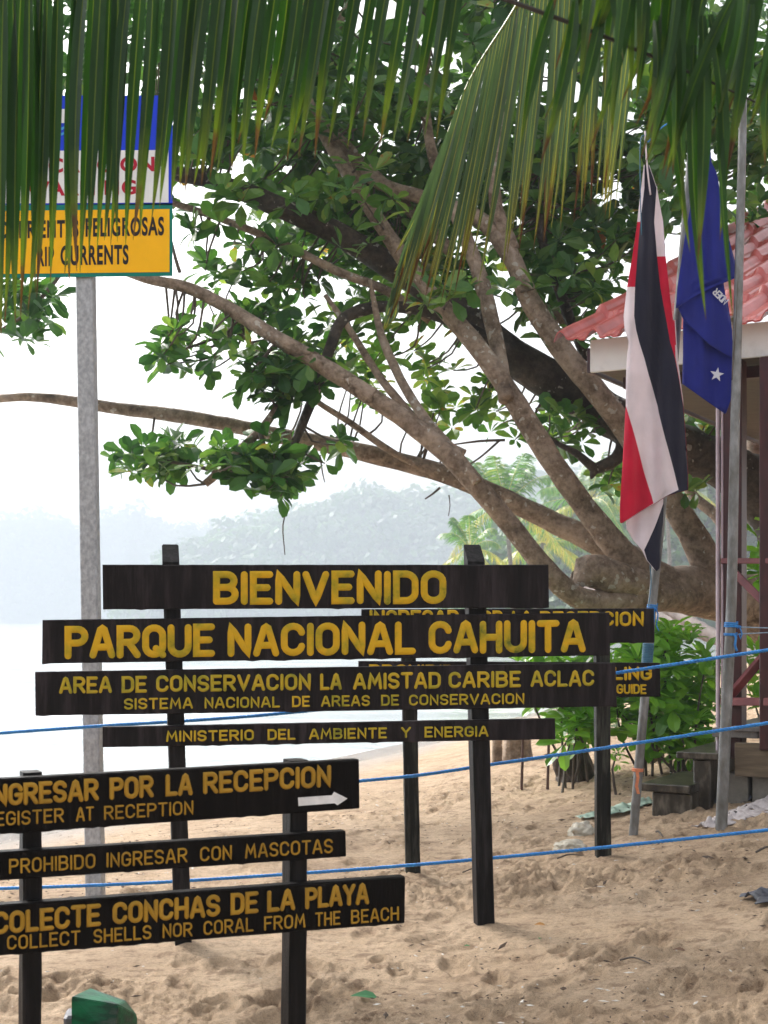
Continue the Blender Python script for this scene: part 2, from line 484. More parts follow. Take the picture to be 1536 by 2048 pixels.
def frondmat(name, body, mid, tip, brown, tr, w=0.055, tip0=0.72):
    m, t, b, o = newmat(name)
    uv = t.nodes.new("ShaderNodeUVMap")
    sp = t.nodes.new("ShaderNodeSeparateXYZ")
    t.links.new(uv.outputs[0], sp.inputs[0])
    f = noisetex(t, coords(t), 12, 4)
    fine = noisetex(t, coords(t, (60, 60, 4)), 1.0, 4)
    v = math_(t, 'ADD', sp.outputs[1], math_(t, 'MULTIPLY', math_(t, 'SUBTRACT', f, 0.5), 0.22))
    dark = tuple(k * 0.6 for k in body)
    bodyc = mixc(t, fine, dark, tuple(k * 1.3 for k in body))
    t2 = ramp(t, v, [(0.0, (0, 0, 0)), (tip0, (0, 0, 0)), (0.95, (1, 1, 1))])
    c = mixc(t, t2, bodyc, tip)
    du = math_(t, 'ABSOLUTE', math_(t, 'SUBTRACT', sp.outputs[0], 0.5))
    rib = math_(t, 'LESS_THAN', du, w)
    c = mixc(t, math_(t, 'MULTIPLY', rib, 0.8), c, mid)
    t3 = ramp(t, v, [(0.0, (0, 0, 0)), (0.93, (0, 0, 0)), (0.99, (1, 1, 1))])
    c = mixc(t, t3, c, brown)
    t.links.new(c, b.inputs['Base Color'])
    b.inputs['Roughness'].default_value = 0.38
    b.inputs['Specular IOR Level'].default_value = 0.22
    tl = t.nodes.new("ShaderNodeBsdfTranslucent")
    t.links.new(mixc(t, 1.0, c, (1.3, 1.4, 0.6), 'MULTIPLY'), tl.inputs[0])
    mx = t.nodes.new("ShaderNodeMixShader")
    mx.inputs[0].default_value = tr
    t.links.new(b.outputs[0], mx.inputs[1]); t.links.new(tl.outputs[0], mx.inputs[2])
    t.links.new(mx.outputs[0], o.inputs[0])
    return m
M['frond'] = frondmat('coconut_leaflet', (0.014, 0.046, 0.009), (0.085, 0.125, 0.018), (0.10, 0.15, 0.015), (0.09, 0.045, 0.02), 0.32)
M['frond_dark'] = frondmat('coconut_leaflet_dark', (0.019, 0.058, 0.011), (0.07, 0.13, 0.02), (0.09, 0.13, 0.015), (0.07, 0.035, 0.015), 0.32)
M['frond_grey'] = frondmat('coconut_leaflet_grey', (0.075, 0.125, 0.068), (0.36, 0.36, 0.09), (0.17, 0.15, 0.025), (0.085, 0.035, 0.015), 0.22, w=0.07, tip0=0.74)
M['rachis'] = nmat('green_rachis', [(0.3, (0.10, 0.12, 0.02)), (0.7, (0.22, 0.22, 0.04))], scale=8, rough=0.45)
M['rachis_yellow'] = nmat('yellow_rachis', [(0.3, (0.38, 0.34, 0.03)), (0.7, (0.55, 0.48, 0.06))], scale=8, rough=0.45)
M['rachis_dark'] = nmat('dark_rachis', [(0.3, (0.015, 0.012, 0.012)), (0.7, (0.03, 0.025, 0.02))], scale=8, rough=0.5)

# ------------------------------------------------------------------ sand (one sheet), sea
def sandmat():
    m, t, b, o = newmat('beach_sand')
    geo = t.nodes.new("ShaderNodeNewGeometry")
    sp = t.nodes.new("ShaderNodeSeparateXYZ")
    t.links.new(geo.outputs['Position'], sp.inputs[0])
    v = coords(t)
    f = noisetex(t, v, 2.2, 8, 0.65)
    g = noisetex(t, v, 42, 7, 0.8)
    k = noisetex(t, v, 260, 3, 0.7)
    base = ramp(t, f, [(0.32, (0.41, 0.285, 0.182)), (0.5, (0.535, 0.388, 0.256)), (0.68, (0.60, 0.445, 0.305))])
    gr = ramp(t, math_(t, 'ADD', math_(t, 'MULTIPLY', g, 0.5), math_(t, 'MULTIPLY', k, 0.5)), [(0.38, (0.5, 0.46, 0.42)), (0.48, (0.97, 0.97, 0.97)), (0.60, (1.2, 1.18, 1.15))])
    c = mixc(t, 1.0, base, gr, 'MULTIPLY')
    dk = noisetex(t, coords(t, (1, 1.5, 1)), 9, 7, 0.72)
    c = mixc(t, 1.0, c, ramp(t, dk, [(0.38, (0.60, 0.55, 0.51)), (0.46, (0.96, 0.95, 0.94)), (0.62, (1.08, 1.08, 1.07))]), 'MULTIPLY')
    # litter: small dark bark crumbs and pale shell bits
    vo = t.nodes.new("ShaderNodeTexVoronoi"); vo.inputs['Scale'].default_value = 16
    t.links.new(coords(t, (1, 0.7, 1)), vo.inputs['Vector'])
    ln = noisetex(t, v, 3.0, 4)
    th = math_(t, 'MULTIPLY', math_(t, 'SUBTRACT', ln, 0.44), 0.5)
    c = mixc(t, math_(t, 'MULTIPLY', math_(t, 'LESS_THAN', vo.outputs['Distance'], th), 0.65), c, (0.10, 0.06, 0.04))
    vo2 = t.nodes.new("ShaderNodeTexVoronoi"); vo2.inputs['Scale'].default_value = 9
    t.links.new(v, vo2.inputs['Vector'])
    c = mixc(t, math_(t, 'MULTIPLY', math_(t, 'LESS_THAN', vo2.outputs['Distance'], 0.06), 0.8), c, (0.66, 0.62, 0.55))
    wet = ramp(t, sp.outputs[2], [(0.0, (1, 1, 1)), (0.001, (1, 1, 1)), (1.0, (0, 0, 0))])
    wetn = t.nodes.new("ShaderNodeMapRange")
    wetn.inputs['From Min'].default_value = SEA + 0.17
    wetn.inputs['From Max'].default_value = SEA + 0.03
    t.links.new(sp.outputs[2], wetn.inputs['Value'])
    wv = wetn.outputs[0]
    c = mixc(t, wv, c, (0.24, 0.18, 0.13))
    t.links.new(c, b.inputs['Base Color'])
    t.links.new(math_(t, 'SUBTRACT', 0.88, math_(t, 'MULTIPLY', wv, 0.74)), b.inputs['Roughness'])
    b.inputs['Specular IOR Level'].default_value = 0.4
    bump(t, b, k, 0.6, 0.005)
    bump(t, b, g, 1.0, 0.03)
    return m
M['sand'] = sandmat()

MOUNDS = [(0.46, 6.3), (-0.87, 6.06), (0.155, 7.6), (1.22, 7.75), (1.46, 8.3), (1.92, 8.0), (-1.44, 7.0), (-0.27, 4.15)]
def make_ground():
    ys = [-10, -6, -3, 0, 1.5, 2.5, 3.3]
    y = 3.8
    while y < 60:
        ys.append(y); y += 0.011 * (y / 4.0) ** 1.6
    while y < 420:
        ys.append(y); y *= 1.12
    ys = np.array(ys)
    s = np.concatenate([[-14, -8, -5, -3, -2, -1.4, -1.0, -0.7, -0.5, -0.42, -0.36], np.linspace(-0.325, 0.325, 430), [0.36, 0.42, 0.5, 0.7, 1.0, 1.4, 2, 3, 5, 8, 14]])
    Y, S = np.meshgrid(ys, s, indexing='ij')
    sc_ = np.maximum(Y, 3.0) + 0.8
    X = S * sc_
    Z = zbase(X, Y)
    sh = (X + 3) * 0.922 - (Y - 14.5) * 0.387
    dry = sstep((sh - 1.5) / 4)
    # smooth tongue between the churned areas
    churn = 0.25 + 0.75 * sstep((perlin(X * 0.55 + 3.1, Y * 0.55, 11) + 0.25) * 1.8)
    churn = np.maximum(churn, sstep((5.75 - Y) / 0.5)); churn *= 1 - 0.65 * np.exp(-((Y - 6.35) / 0.45) ** 2)
    WX = X + 0.05 * perlin(X * 7, Y * 7, 41); WY = Y + 0.05 * perlin(X * 7 + 9, Y * 7, 42)
    lump = perlin(X * 2.6, Y * 2.6, 21) * 0.022 + perlin(WX * 6.1, WY * 6.1, 22) * (0.026 - 0.012 * sstep((6.6 - Y) / 1.2))
    rid = lambda f, sd_: 0.35 - np.abs(perlin(WX * f, WY * f * 1.25, sd_))
    rough = sstep(perlin(X * 1.7, Y * 1.7, 43) * 1.3 + 0.6)
    lump += rough * (rid(8.5, 23) * (0.042 - 0.026 * sstep((6.6 - Y) / 1.2)) + rid(17, 24) * 0.022 + perlin(WX * 24, WY * 24, 27) * 0.016 + rid(33, 25) * 0.017 + perlin(X * 52, Y * 52, 28) * 0.013)
    Z = Z + dry * churn * lump * (1.25 - 0.4 * sstep((6.8 - Y) / 1.0)) + dry * 0.02 * perlin(X * 1.1, Y * 1.1, 26)
    rng = np.random.RandomState(5)
    nfp = 1100
    fy = 4.2 + (rng.rand(nfp) ** 1.25) * 11
    fx = (rng.rand(nfp) - 0.5) * 0.66 * (fy + 0.8)
    for i in range(nfp):
        cx, cy = fx[i], fy[i]
        if 5.9 < cy < 6.9 and rng.rand() < 0.75: continue
        j0, j1 = np.searchsorted(ys, [cy - 0.26, cy + 0.26])
        k0, k1 = np.searchsorted(s, [(cx - 0.3) / (cy + 0.8), (cx + 0.3) / (cy + 0.8)])
        if j1 <= j0 or k1 <= k0: continue
        a = rng.rand() * np.pi
        ll = 0.05 + 0.075 * rng.rand(); ww = ll * (0.45 + 0.2 * rng.rand())
        dx = X[j0:j1, k0:k1] - cx; dy = Y[j0:j1, k0:k1] - cy
        u = (dx * np.cos(a) + dy * np.sin(a)) / ll; v = (-dx * np.sin(a) + dy * np.cos(a)) / ww
        q = np.sqrt(u * u + v * v) + 0.5 * perlin(dx * 14 + i, dy * 14, 31) + 0.3 * perlin(dx * 34 + i, dy * 34, 32)
        dep = 0.010 + 0.015 * rng.rand()
        Z[j0:j1, k0:k1] += dry[j0:j1, k0:k1] * (-dep * sstep((1.15 - q) / 0.55) + dep * 0.6 * np.exp(-((q - 1.35) / 0.28) ** 2))
    for (mx, my) in MOUNDS:
        q = np.hypot(X - mx, Y - my)
        Z += 0.030 * np.exp(-(q / 0.12) ** 2) * (1 + 0.5 * perlin(X * 12, Y * 12, 51))
    nr, nc = Y.shape
    V = np.stack([X, Y, Z], -1).reshape(-1, 3)
    idx = np.arange(nr * nc).reshape(nr, nc)
    q = np.stack([idx[:-1, :-1], idx[:-1, 1:], idx[1:, 1:], idx[1:, :-1]], -1).reshape(-1, 4)
    me = bpy.data.meshes.new('sand')
    me.vertices.add(len(V)); me.vertices.foreach_set('co', V.ravel())
    me.loops.add(q.size); me.loops.foreach_set('vertex_index', q.ravel())
    me.polygons.add(len(q)); me.polygons.foreach_set('loop_start', np.arange(0, q.size, 4))
    me.polygons.foreach_set('loop_total', np.full(len(q), 4))
    me.polygons.foreach_set('use_smooth', np.ones(len(q), bool))
    me.materials.append(M['sand'])
    me.update(calc_edges=True); me.validate()
    o = bpy.data.objects.new('sand', me)
    col.objects.link(o)
    tag(o, 'pale brown trampled beach sand', 'sand', kind='structure')
make_ground()

def make_sea():
    m, t, b, o = newmat('sea_water')
    b.inputs['Base Color'].default_value = (0.35, 0.40, 0.40, 1)
    b.inputs['Roughness'].default_value = 0.12
    v = coords(t, (1, 0.35, 1))
    n1 = noisetex(t, v, 0.5, 5, 0.6)
    n2 = noisetex(t, v, 4, 4, 0.6)
    fo = noisetex(t, coords(t, (0.35, 0.9, 1)), 0.55, 6, 0.65)
    t.links.new(ramp(t, fo, [(0.42, (0.30, 0.34, 0.34)), (0.56, (0.55, 0.58, 0.58)), (0.62, (0.8, 0.82, 0.82))]), b.inputs['Base Color'])
    bump(t, b, n2, 0.12, 0.05)
    bump(t, b, n1, 0.2, 0.3)
    mb = MB()
    xs = [-2500, -800, -300, -120, -60, -30, -10, 10, 40, 200]; ysx = [8, 20, 40, 80, 160, 320, 640, 1440]
    vs = [(x, y, SEA) for y in ysx for x in xs]
    n = len(xs)
    mb.add(vs, [(j * n + i, j * n + i + 1, (j + 1) * n + i + 1, (j + 1) * n + i) for j in range(len(ysx) - 1) for i in range(n - 1)])
    ob = mb.build('sea', m, loc=(0, 0, 0))
    tag(ob, 'pale calm sea reflecting the white sky', 'sea', kind='structure')
make_sea()

# ------------------------------------------------------------------ hills and far forest
def make_hill(sil, d, depth, name, lab, n_crowns, rc, seed, cat='forest'):
    """ridge profile given by (column,row) at distance d; crowns cover the slope facing the beach"""
    rr = random.Random(seed)
    px = [s[0] for s in sil]; zz = [H + (HY - s[1]) / F * d for s in sil]
    xs = np.linspace(px[0], px[-1], 60)
    zr = np.interp(xs, px, zz)
    X = (xs - CX) / F * d
    mb = MB()
    rows = [(0.0, -0.0), (0.25, 0.45), (0.6, 0.8), (1.0, 0.9), (1.8, 0.5), (2.6, 0.0)]
    vs, fs = [], []
    for k, (t_, h_) in enumerate(rows):
        for i in range(60):
            vs.append((X[i] * (1 + t_ * depth / d), d + t_ * depth, SEA - 0.5 + (max(zr[i], 1) - SEA) * h_ * 0.86 * (1 + t_ * depth / d)))
    for k in range(len(rows) - 1):
        for i in range(59):
            a = k * 60 + i
            fs.append((a, a + 1, a + 61, a + 60))
    mb.add(vs, fs)
    ho = mb.build('hills', M['farleaf'], loc=(0, 0, 0), smooth=True)
    tag(ho, 'ground of the ' + lab, 'hill', kind='structure')
    fm = MB()
    for c in range(n_crowns):
        t_ = rr.random() ** 0.8 * 1.05
        i = rr.random() * 59
        x0 = np.interp(i, range(60), X); z0 = np.interp(i, range(60), zr)
        h_ = np.interp(t_, [r[0] for r in rows], [r[1] for r in rows])
        sc2 = 1 + t_ * depth / d
        rad = rc * (0.55 + 0.75 * rr.random())
        big = 1.0 if rr.random() < 0.85 else 1.35
        cx, cy, cz = x0 * sc2, d + t_ * depth, SEA + (max(z0, 1) - SEA) * h_ * 0.9 * sc2 + rad * (0.35 if big == 1 else 0.9)
        tone = rr.random()
        nq = 46
        for q in range(nq):
            while True:
                p = Vector((rr.uniform(-1, 1), rr.uniform(-1, 1), rr.uniform(-0.7, 1)))
                if 0.35 < p.length < 1: break
            lump = 1 + 0.35 * mnoise.noise(p * 2.2 + Vector((c, 0, 0)))
            o = Vector((cx, cy, cz)) + Vector((p.x * rad * 1.15, p.y * rad, p.z * rad * 0.8)) * lump
            nrm = (p + Vector((rr.uniform(-.6, .6), rr.uniform(-.6, .6), rr.uniform(-.2, .8)))).normalized()
            a = nrm.orthogonal().normalized(); b = nrm.cross(a)
            sz = rad * rr.uniform(0.16, 0.34)
            an = rr.random() * 6.28
            a, b = a * math.cos(an) + b * math.sin(an), b * math.cos(an) - a * math.sin(an)
            u = min(1, max(0, 0.55 * tone + 0.45 * rr.random()))
            fm.add([o + a * sz, o + b * sz * 0.7, o - a * sz * 0.9, o - b * sz * 0.6], [(0, 1, 2, 3)], 0, [(u, 0)] * 4)
    fo = fm.build('forest', M['farleaf'], loc=(0, 0, 0))
    tag(fo, lab, cat, kind='stuff')
make_hill([(-260, 1015), (0, 1022), (60, 1012), (120, 1028), (165, 1045), (225, 1012), (290, 1003), (330, 1035), (400, 1052), (450, 1040), (520, 1026), (600, 1010), (720, 1000), (900, 990)], 1250, 70, 'hills', 'very pale wooded headland far across the bay behind the grey steel post', 900, 12, 1)
make_hill([(240, 1210), (320, 1130), (380, 1085), (440, 1052), (500, 1035), (560, 1008), (640, 982), (690, 956), (740, 944), (800, 948), (880, 955), (950, 945), (1020, 925), (1120, 905), (1300, 880), (1560, 840)], 640, 120, 'hills', 'hazy green wooded hill above the bay behind the welcome sign', 1100, 7.5, 2)
make_hill([(900, 1200), (960, 1130), (1010, 1075), (1060, 1015), (1120, 965), (1180, 930), (1240, 900), (1320, 850), (1420, 800), (1560, 760), (1750, 700)], 150, 30, 'hills', 'green misty jungle edge behind the big almond limbs and flags', 620, 2.4, 3)

# ------------------------------------------------------------------ leaves
def add_leaf(mb, p, d, nrm, L, W, u, droop=0.25, mi=0):
    d = d.normalized()
    nrm = (nrm - d * nrm.dot(d))
    if nrm.length < 1e-4: nrm = d.orthogonal()
    nrm.normalize()
    sd_ = d.cross(nrm)
    rows = ((0.0, 0.0), (0.28, 0.42), (0.62, 0.95), (0.88, 0.72), (1.0, 0.0))
    vs = []
    for t_, w_ in rows:
        c = p + d * (L * t_) - nrm * (droop * L * t_ * t_)
        if w_ == 0: vs.append(c)
        else:
            vs += [c - sd_ * (W * 0.5 * w_) + nrm * (W * 0.13 * w_), c, c + sd_ * (W * 0.5 * w_) + nrm * (W * 0.13 * w_)]
    fs = [(0, 2, 1), (0, 3, 2), (1, 2, 5, 4), (2, 3, 6, 5), (4, 5, 8, 7), (5, 6, 9, 8), (7, 8, 10), (8, 9, 10)]
    mb.add(vs, fs, mi, [(u, 0.0)] * len(vs))

def rosette(mb, p, axis, n, L, rr, ubase=0.4, wr=0.56):
    axis = axis.normalized()
    a = axis.orthogonal().normalized(); b = axis.cross(a)
    ph = rr.random() * 6.28
    for k in range(n):
        th = ph + k * 2.399
        el = math.radians(rr.uniform(-15, 50))
        d = (a * math.cos(th) + b * math.sin(th)) * math.cos(el) + axis * math.sin(el)
        ll = L * rr.uniform(0.5, 1.15)
        u = min(0.93, max(0.0, rr.gauss(ubase, 0.24)))
        if rr.random() < 0.0015: u = rr.uniform(0.95, 1.0)
        add_leaf(mb, p + d * 0.015, d, axis, ll, ll * wr * rr.uniform(0.85, 1.15), u, rr.uniform(0.05, 0.4))

# ------------------------------------------------------------------ the big almond tree
def make_tree():
    root_p = Vector(((1690 - CX) / F * 13.6, 13.6, 0))
    root_p.z = zg(root_p.x, root_p.y)
    t = thing('almond_tree', 'huge leaning beach almond tree with bare limbs sweeping left over the sand', 'tree', root_p)
    def pts(l):
        out = []
        for (x, y, w_, d) in l:
            p = P(x, y, d); out.append((p.x, p.y, p.z, w_ / F * d / 2))
        return out
    limbs_pts = []
    def limb(name, l, mat, n=12, rough=0.10, seed=0, stub=False):
        kw = {1: 0.86, 2: 0.74, 4: 0.95}.get(seed, 0.80)
        l = [(x, y, w_ * kw, d) for (x, y, w_, d) in l]
        pp = catmull(pts(l), 0.10)
        limbs_pts.extend(pp)
        mb = MB()
        tube(mb, pp, n, rough, 0, seed, 5.0)
        return mb.build(name, M[mat], t, smooth=True)
    base = P(1700, 1450, 13.6)
    limb('trunk', [(1760, 1520, 300, 13.8), (1690, 1400, 240, 13.6), (1610, 1290, 190, 13.3), (1530, 1215, 150, 13.0), (1440, 1190, 122, 12.7), (1370, 1180, 112, 12.4), (1310, 1178, 100, 12.2), (1265, 1172, 88, 12.1)], 'bark', 18, 0.10, 1)
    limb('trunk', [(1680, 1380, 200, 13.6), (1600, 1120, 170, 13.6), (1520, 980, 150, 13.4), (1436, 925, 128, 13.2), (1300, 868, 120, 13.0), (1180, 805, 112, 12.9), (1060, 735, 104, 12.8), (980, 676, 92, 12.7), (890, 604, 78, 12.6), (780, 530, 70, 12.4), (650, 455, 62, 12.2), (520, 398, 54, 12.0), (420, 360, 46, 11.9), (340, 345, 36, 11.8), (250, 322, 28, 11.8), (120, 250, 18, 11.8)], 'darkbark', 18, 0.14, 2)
    # limb A, steep
    limb('limb', [(1330, 1170, 100, 12.3), (1265, 1130, 80, 12.1), (1225, 1085, 66, 12.0), (1130, 960, 56, 11.9), (1065, 860, 56, 11.9), (1015, 780, 52, 11.9), (960, 700, 50, 11.9), (890, 620, 46, 12.0), (810, 520, 42, 12.1), (730, 400, 36, 12.2), (650, 270, 32, 12.3), (600, 160, 26, 12.4), (570, 20, 20, 12.5)], 'bark', 14, 0.10, 3)
    # limb B, the long level one
    limb('limb', [(1300, 1150, 84, 12.4), (1220, 1098, 60, 12.5), (1110, 1046, 47, 12.6), (1000, 994, 43, 12.6), (900, 952, 41, 12.6), (780, 918, 38, 12.6), (640, 886, 35, 12.6), (540, 868, 33, 12.6), (450, 848, 31, 12.6), (330, 828, 29, 12.6), (240, 818, 26, 12.6), (140, 802, 23, 12.6), (60, 794, 19, 12.6), (-40, 798, 16, 12.6), (-160, 790, 10, 12.6)], 'bark', 12, 0.09, 4)
    # limb C
    limb('limb', [(1370, 1190, 92, 12.3), (1270, 1196, 70, 11.9), (1190, 1204, 60, 11.7), (1135, 1182, 56, 11.6), (1080, 1125, 52, 11.5), (1020, 1050, 50, 11.5), (950, 968, 50, 11.4), (880, 895, 50, 11.4), (800, 832, 48, 11.4), (720, 778, 45, 11.4), (630, 722, 42, 11.5), (540, 668, 38, 11.5), (450, 612, 34, 11.6), (370, 574, 30, 11.6), (290, 556, 25, 11.6), (190, 520, 18, 11.6), (80, 480, 12, 11.6)], 'bark', 12, 0.09, 5)
    # limb E
    limb('limb', [(1430, 1185, 90, 12.6), (1400, 1095, 76, 12.5), (1335, 990, 64, 12.4), (1255, 865, 60, 12.3), (1190, 780, 58, 12.2), (1120, 695, 56, 12.2), (1060, 600, 52, 12.2), (1020, 510, 46, 12.2), (960, 440, 42, 12.3), (860, 400, 36, 12.4), (740, 355, 30, 12.5), (640, 250, 26, 12.6), (560, 130, 20, 12.7)], 'bark', 14, 0.10, 6)
    limb('limb', [(1025, 500, 40, 12.2), (990, 400, 34, 12.2), (1000, 280, 30, 12.3), (1030, 120, 22, 12.4), (1050, -80, 14, 12.5)], 'bark', 10, 0.10, 7)
    limb('limb', [(1012, 800, 40, 11.8), (1000, 720, 40, 12.0), (985, 650, 40, 12.1), (965, 570, 40, 12.2), (930, 470, 34, 12.2), (870, 330, 28, 12.3), (850, 160, 22, 12.4), (880, -60, 14, 12.5)], 'bark', 10, 0.10, 8)
    limb('limb', [(860, 640, 22, 12.3), (770, 580, 24, 12.2), (680, 545, 22, 12.1), (590, 500, 21, 12.1), (480, 452, 19, 12.0), (340, 404, 16, 12.0), (230, 372, 10, 12.0)], 'bark', 8, 0.10, 9)
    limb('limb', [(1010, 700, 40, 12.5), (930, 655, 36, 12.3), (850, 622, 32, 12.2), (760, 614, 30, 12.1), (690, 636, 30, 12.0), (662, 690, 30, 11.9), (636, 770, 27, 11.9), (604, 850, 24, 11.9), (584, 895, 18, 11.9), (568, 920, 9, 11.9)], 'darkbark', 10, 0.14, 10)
    limb('limb', [(565, 795, 16, 11.8), (530, 850, 22, 11.8), (480, 900, 23, 11.8), (440, 942, 22, 11.8), (410, 968, 19, 11.8)], 'bark', 9, 0.10, 11)
    limb('limb', [(955, 965, 26, 11.3), (915, 910, 27, 11.4), (860, 850, 26, 11.5), (810, 775, 24, 11.7), (770, 690, 22, 11.9), (755, 640, 17, 12.0), (740, 560, 10, 12.0)], 'bark', 9, 0.10, 12)
    limb('limb', [(930, 905, 16, 11.6), (860, 870, 20, 11.7), (810, 815, 21, 11.8), (760, 755, 20, 11.9), (700, 660, 17, 12.0), (650, 590, 11, 12.0)], 'bark', 8, 0.10, 13)
    limb('limb', [(840, 935, 15, 12.5), (770, 895, 18, 12.4), (700, 845, 17, 12.3), (630, 800, 14, 12.2), (560, 735, 11, 12.1), (470, 660, 9, 12.1)], 'bark', 8, 0.10, 14)
    # broken dark spur under the dark limb
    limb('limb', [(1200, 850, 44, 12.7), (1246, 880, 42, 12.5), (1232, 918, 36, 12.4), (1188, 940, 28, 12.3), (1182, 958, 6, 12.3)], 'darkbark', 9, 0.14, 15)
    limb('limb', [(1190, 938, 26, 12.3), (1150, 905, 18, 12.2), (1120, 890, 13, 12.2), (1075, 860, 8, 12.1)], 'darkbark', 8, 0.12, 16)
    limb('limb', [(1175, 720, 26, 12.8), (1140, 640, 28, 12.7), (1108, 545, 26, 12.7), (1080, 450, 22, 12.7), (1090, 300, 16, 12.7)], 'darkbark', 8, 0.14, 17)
    limb('limb', [(1060, 600, 16, 12.9), (1100, 620, 20, 13.0), (1140, 660, 22, 13.1), (1170, 700, 22, 13.1)], 'bark', 8, 0.1, 18)
    limb('limb', [(700, 1, 20, 12.8), (620, 190, 24, 12.8), (700, 300, 28, 12.7), (790, 390, 30, 12.6), (900, 500, 34, 12.4)], 'bark', 9, 0.1, 19)
    limb('limb', [(1500, 960, 60, 13.9), (1508, 880, 70, 14.2), (1500, 820, 60, 14.4), (1480, 700, 40, 14.5), (1440, 500, 26, 14.6), (1400, 250, 16, 14.6)], 'bark', 10, 0.12, 20)
    limb('limb', [(1480, 1120, 30, 13.4), (1440, 1040, 30, 13.6), (1395, 1000, 26, 13.8), (1360, 960, 18, 13.9)], 'bark', 9, 0.12, 21)
    # torn stub beside the fork
    mb = MB()
    st = catmull(pts([(1300, 1178, 60, 12.0), (1235, 1160, 74, 11.8), (1195, 1146, 72, 11.75), (1172, 1140, 62, 11.7)]), 0.04)
    tube(mb, st, 14, 0.16, 0, 22, 6.0)
    n = 14
    for k in range(n):    # ragged broken face
        v = Vector(mb.v[-n + k]); v += Vector((R.uniform(-0.08, 0.03), R.uniform(-0.03, 0.03), R.uniform(-0.03, 0.03)))
        mb.v[-n + k] = tuple(v)
    mb.build('broken_stub', M['bark'], t, smooth=True)
    # crown: leaf rosettes on twigs
    LP = np.array([[p[0], p[1], p[2]] for p in limbs_pts])
    cr, tw = MB(), MB()
    rr = random.Random(11)
    def cluster(x0, y0, x1, y1, n, d0, d1, L=0.15, ub=0.4, twig=0.5, gap=0.0, seedoff=0, ell=True, nl=(6, 10)):
        k = 0; tries = 0
        while k < n and tries < n * 12:
            tries += 1
            px, py = rr.uniform(x0, x1), rr.uniform(y0, y1)
            if ell:
                e = ((px - (x0 + x1) / 2) / ((x1 - x0) / 2)) ** 2 + ((py - (y0 + y1) / 2) / ((y1 - y0) / 2)) ** 2
                if e > 1: continue
            if gap and mnoise.noise(Vector((px / 75, py / 75, seedoff))) < gap - 0.5 + 0.0: continue
            d = rr.uniform(d0, d1)
            p = P(px, py, d)
            ax = Vector((rr.uniform(-0.7, 0.5), rr.uniform(-0.9, 0.4), rr.uniform(0.2, 1.0)))
            rosette(cr, p, ax, rr.randint(*nl), L * 1.34, rr, ub)
            k += 1
            if rr.random() < twig:
                dd = ((LP - np.array(p)) ** 2).sum(1)
                j = int(dd.argmin())
                if dd[j] < 1.0 ** 2:
                    q = Vector(LP[j]); mid = (p + q) / 2 + Vector((rr.uniform(-.1, .1), rr.uniform(-.1, .1), -0.12 * (p - q).length))
                    cc = catmull([(*q, 0.012), (*mid, 0.009), (*p, 0.006)], 0.18)
                    tube(tw, cc, 5, 0, 0, 0, 1, False)
    # high crown behind the fronds
    cluster(330, -260, 1560, 330, 560, 11.6, 15.5, 0.17, 0.30, 0.45, 0.30, 1, False)
    cluster(500, 180, 1050, 480, 160, 12.8, 15.2, 0.17, 0.36, 0.5, 0.34, 2)
    cluster(1000, 240, 1300, 600, 150, 12.3, 14.6, 0.17, 0.38, 0.5, 0.2, 3)
    cluster(1280, 100, 1560, 480, 150, 11.0, 14.5, 0.17, 0.33, 0.4, 0.25, 4)
    cluster(-60, -220, 420, 210, 200, 10.5, 13.5, 0.17, 0.22, 0.4, 0.28, 5, False)
    cluster(480, 340, 830, 520, 42, 12.5, 13.8, 0.16, 0.4, 0.6, 0.3, 6)
    cluster(640, 420, 1000, 640, 85, 12.9, 14.6, 0.16, 0.42, 0.6, 0.28, 7)
    cluster(1040, 540, 1225, 690, 30, 12.0, 13.4, 0.16, 0.42, 0.5)
    cluster(300, -80, 720, 320, 130, 11.8, 14.8, 0.17, 0.28, 0.3, 0.15, 15, False)
    cluster(830, -80, 1080, 300, 75, 12.8, 15.5, 0.17, 0.28, 0.2, 0.0, 16, False)
    cluster(520, 330, 1010, 560, 60, 12.9, 14.8, 0.17, 0.36, 0.3, 0.0, 17)
    cluster(960, 240, 1300, 590, 75, 12.6, 15.0, 0.17, 0.36, 0.3, 0.0, 18)
    cluster(610, 290, 790, 500, 13, 11.4, 11.9, 0.15, 0.5, 0.2, 0.0, 19)
    cluster(830, 540, 1010, 640, 9, 11.4, 11.8, 0.15, 0.5, 0.2, 0.0, 20)
    cluster(440, 350, 620, 420, 6, 11.3, 11.6, 0.15, 0.45, 0.2, 0.0, 21)
    # airy spray in the middle, its main leaf tones lightened to look backlit
    cluster(660, 600, 1010, 870, 62, 12.6, 14.2, 0.135, 0.62, 0.7, 0.42, 8)
    cluster(940, 770, 1230, 900, 20, 12.6, 14.0, 0.14, 0.5, 0.7)
    cluster(1080, 800, 1220, 900, 10, 12.2, 12.8, 0.15, 0.4, 0.6)
    # separate sprays over the water
    cluster(395, 480, 650, 660, 40, 11.9, 13.0, 0.15, 0.36, 0.8)
    cluster(450, 600, 560, 720, 10, 11.8, 12.6, 0.15, 0.36, 0.9)
    cluster(310, 650, 470, 750, 18, 11.4, 12.2, 0.15, 0.36, 1.0)
    cluster(475, 700, 650, 810, 34, 11.3, 12.2, 0.16, 0.25, 0.5)
    cluster(585, 620, 720, 780, 22, 12.1, 13.0, 0.15, 0.45, 0.3)
    cluster(225, 880, 480, 955, 34, 11.5, 12.2, 0.14, 0.38, 0.1)
    cluster(460, 875, 620, 985, 28, 11.4, 12.1, 0.15, 0.25, 0.3)
    cluster(520, 940, 590, 1000, 6, 11.5, 12.0, 0.16, 0.2, 0.6)
    cluster(630, 865, 690, 930, 3, 11.6, 12.2, 0.15, 0.36, 1.0)
    cluster(330, 400, 450, 480, 5, 11.6, 12.2, 0.16, 0.3, 1.0)
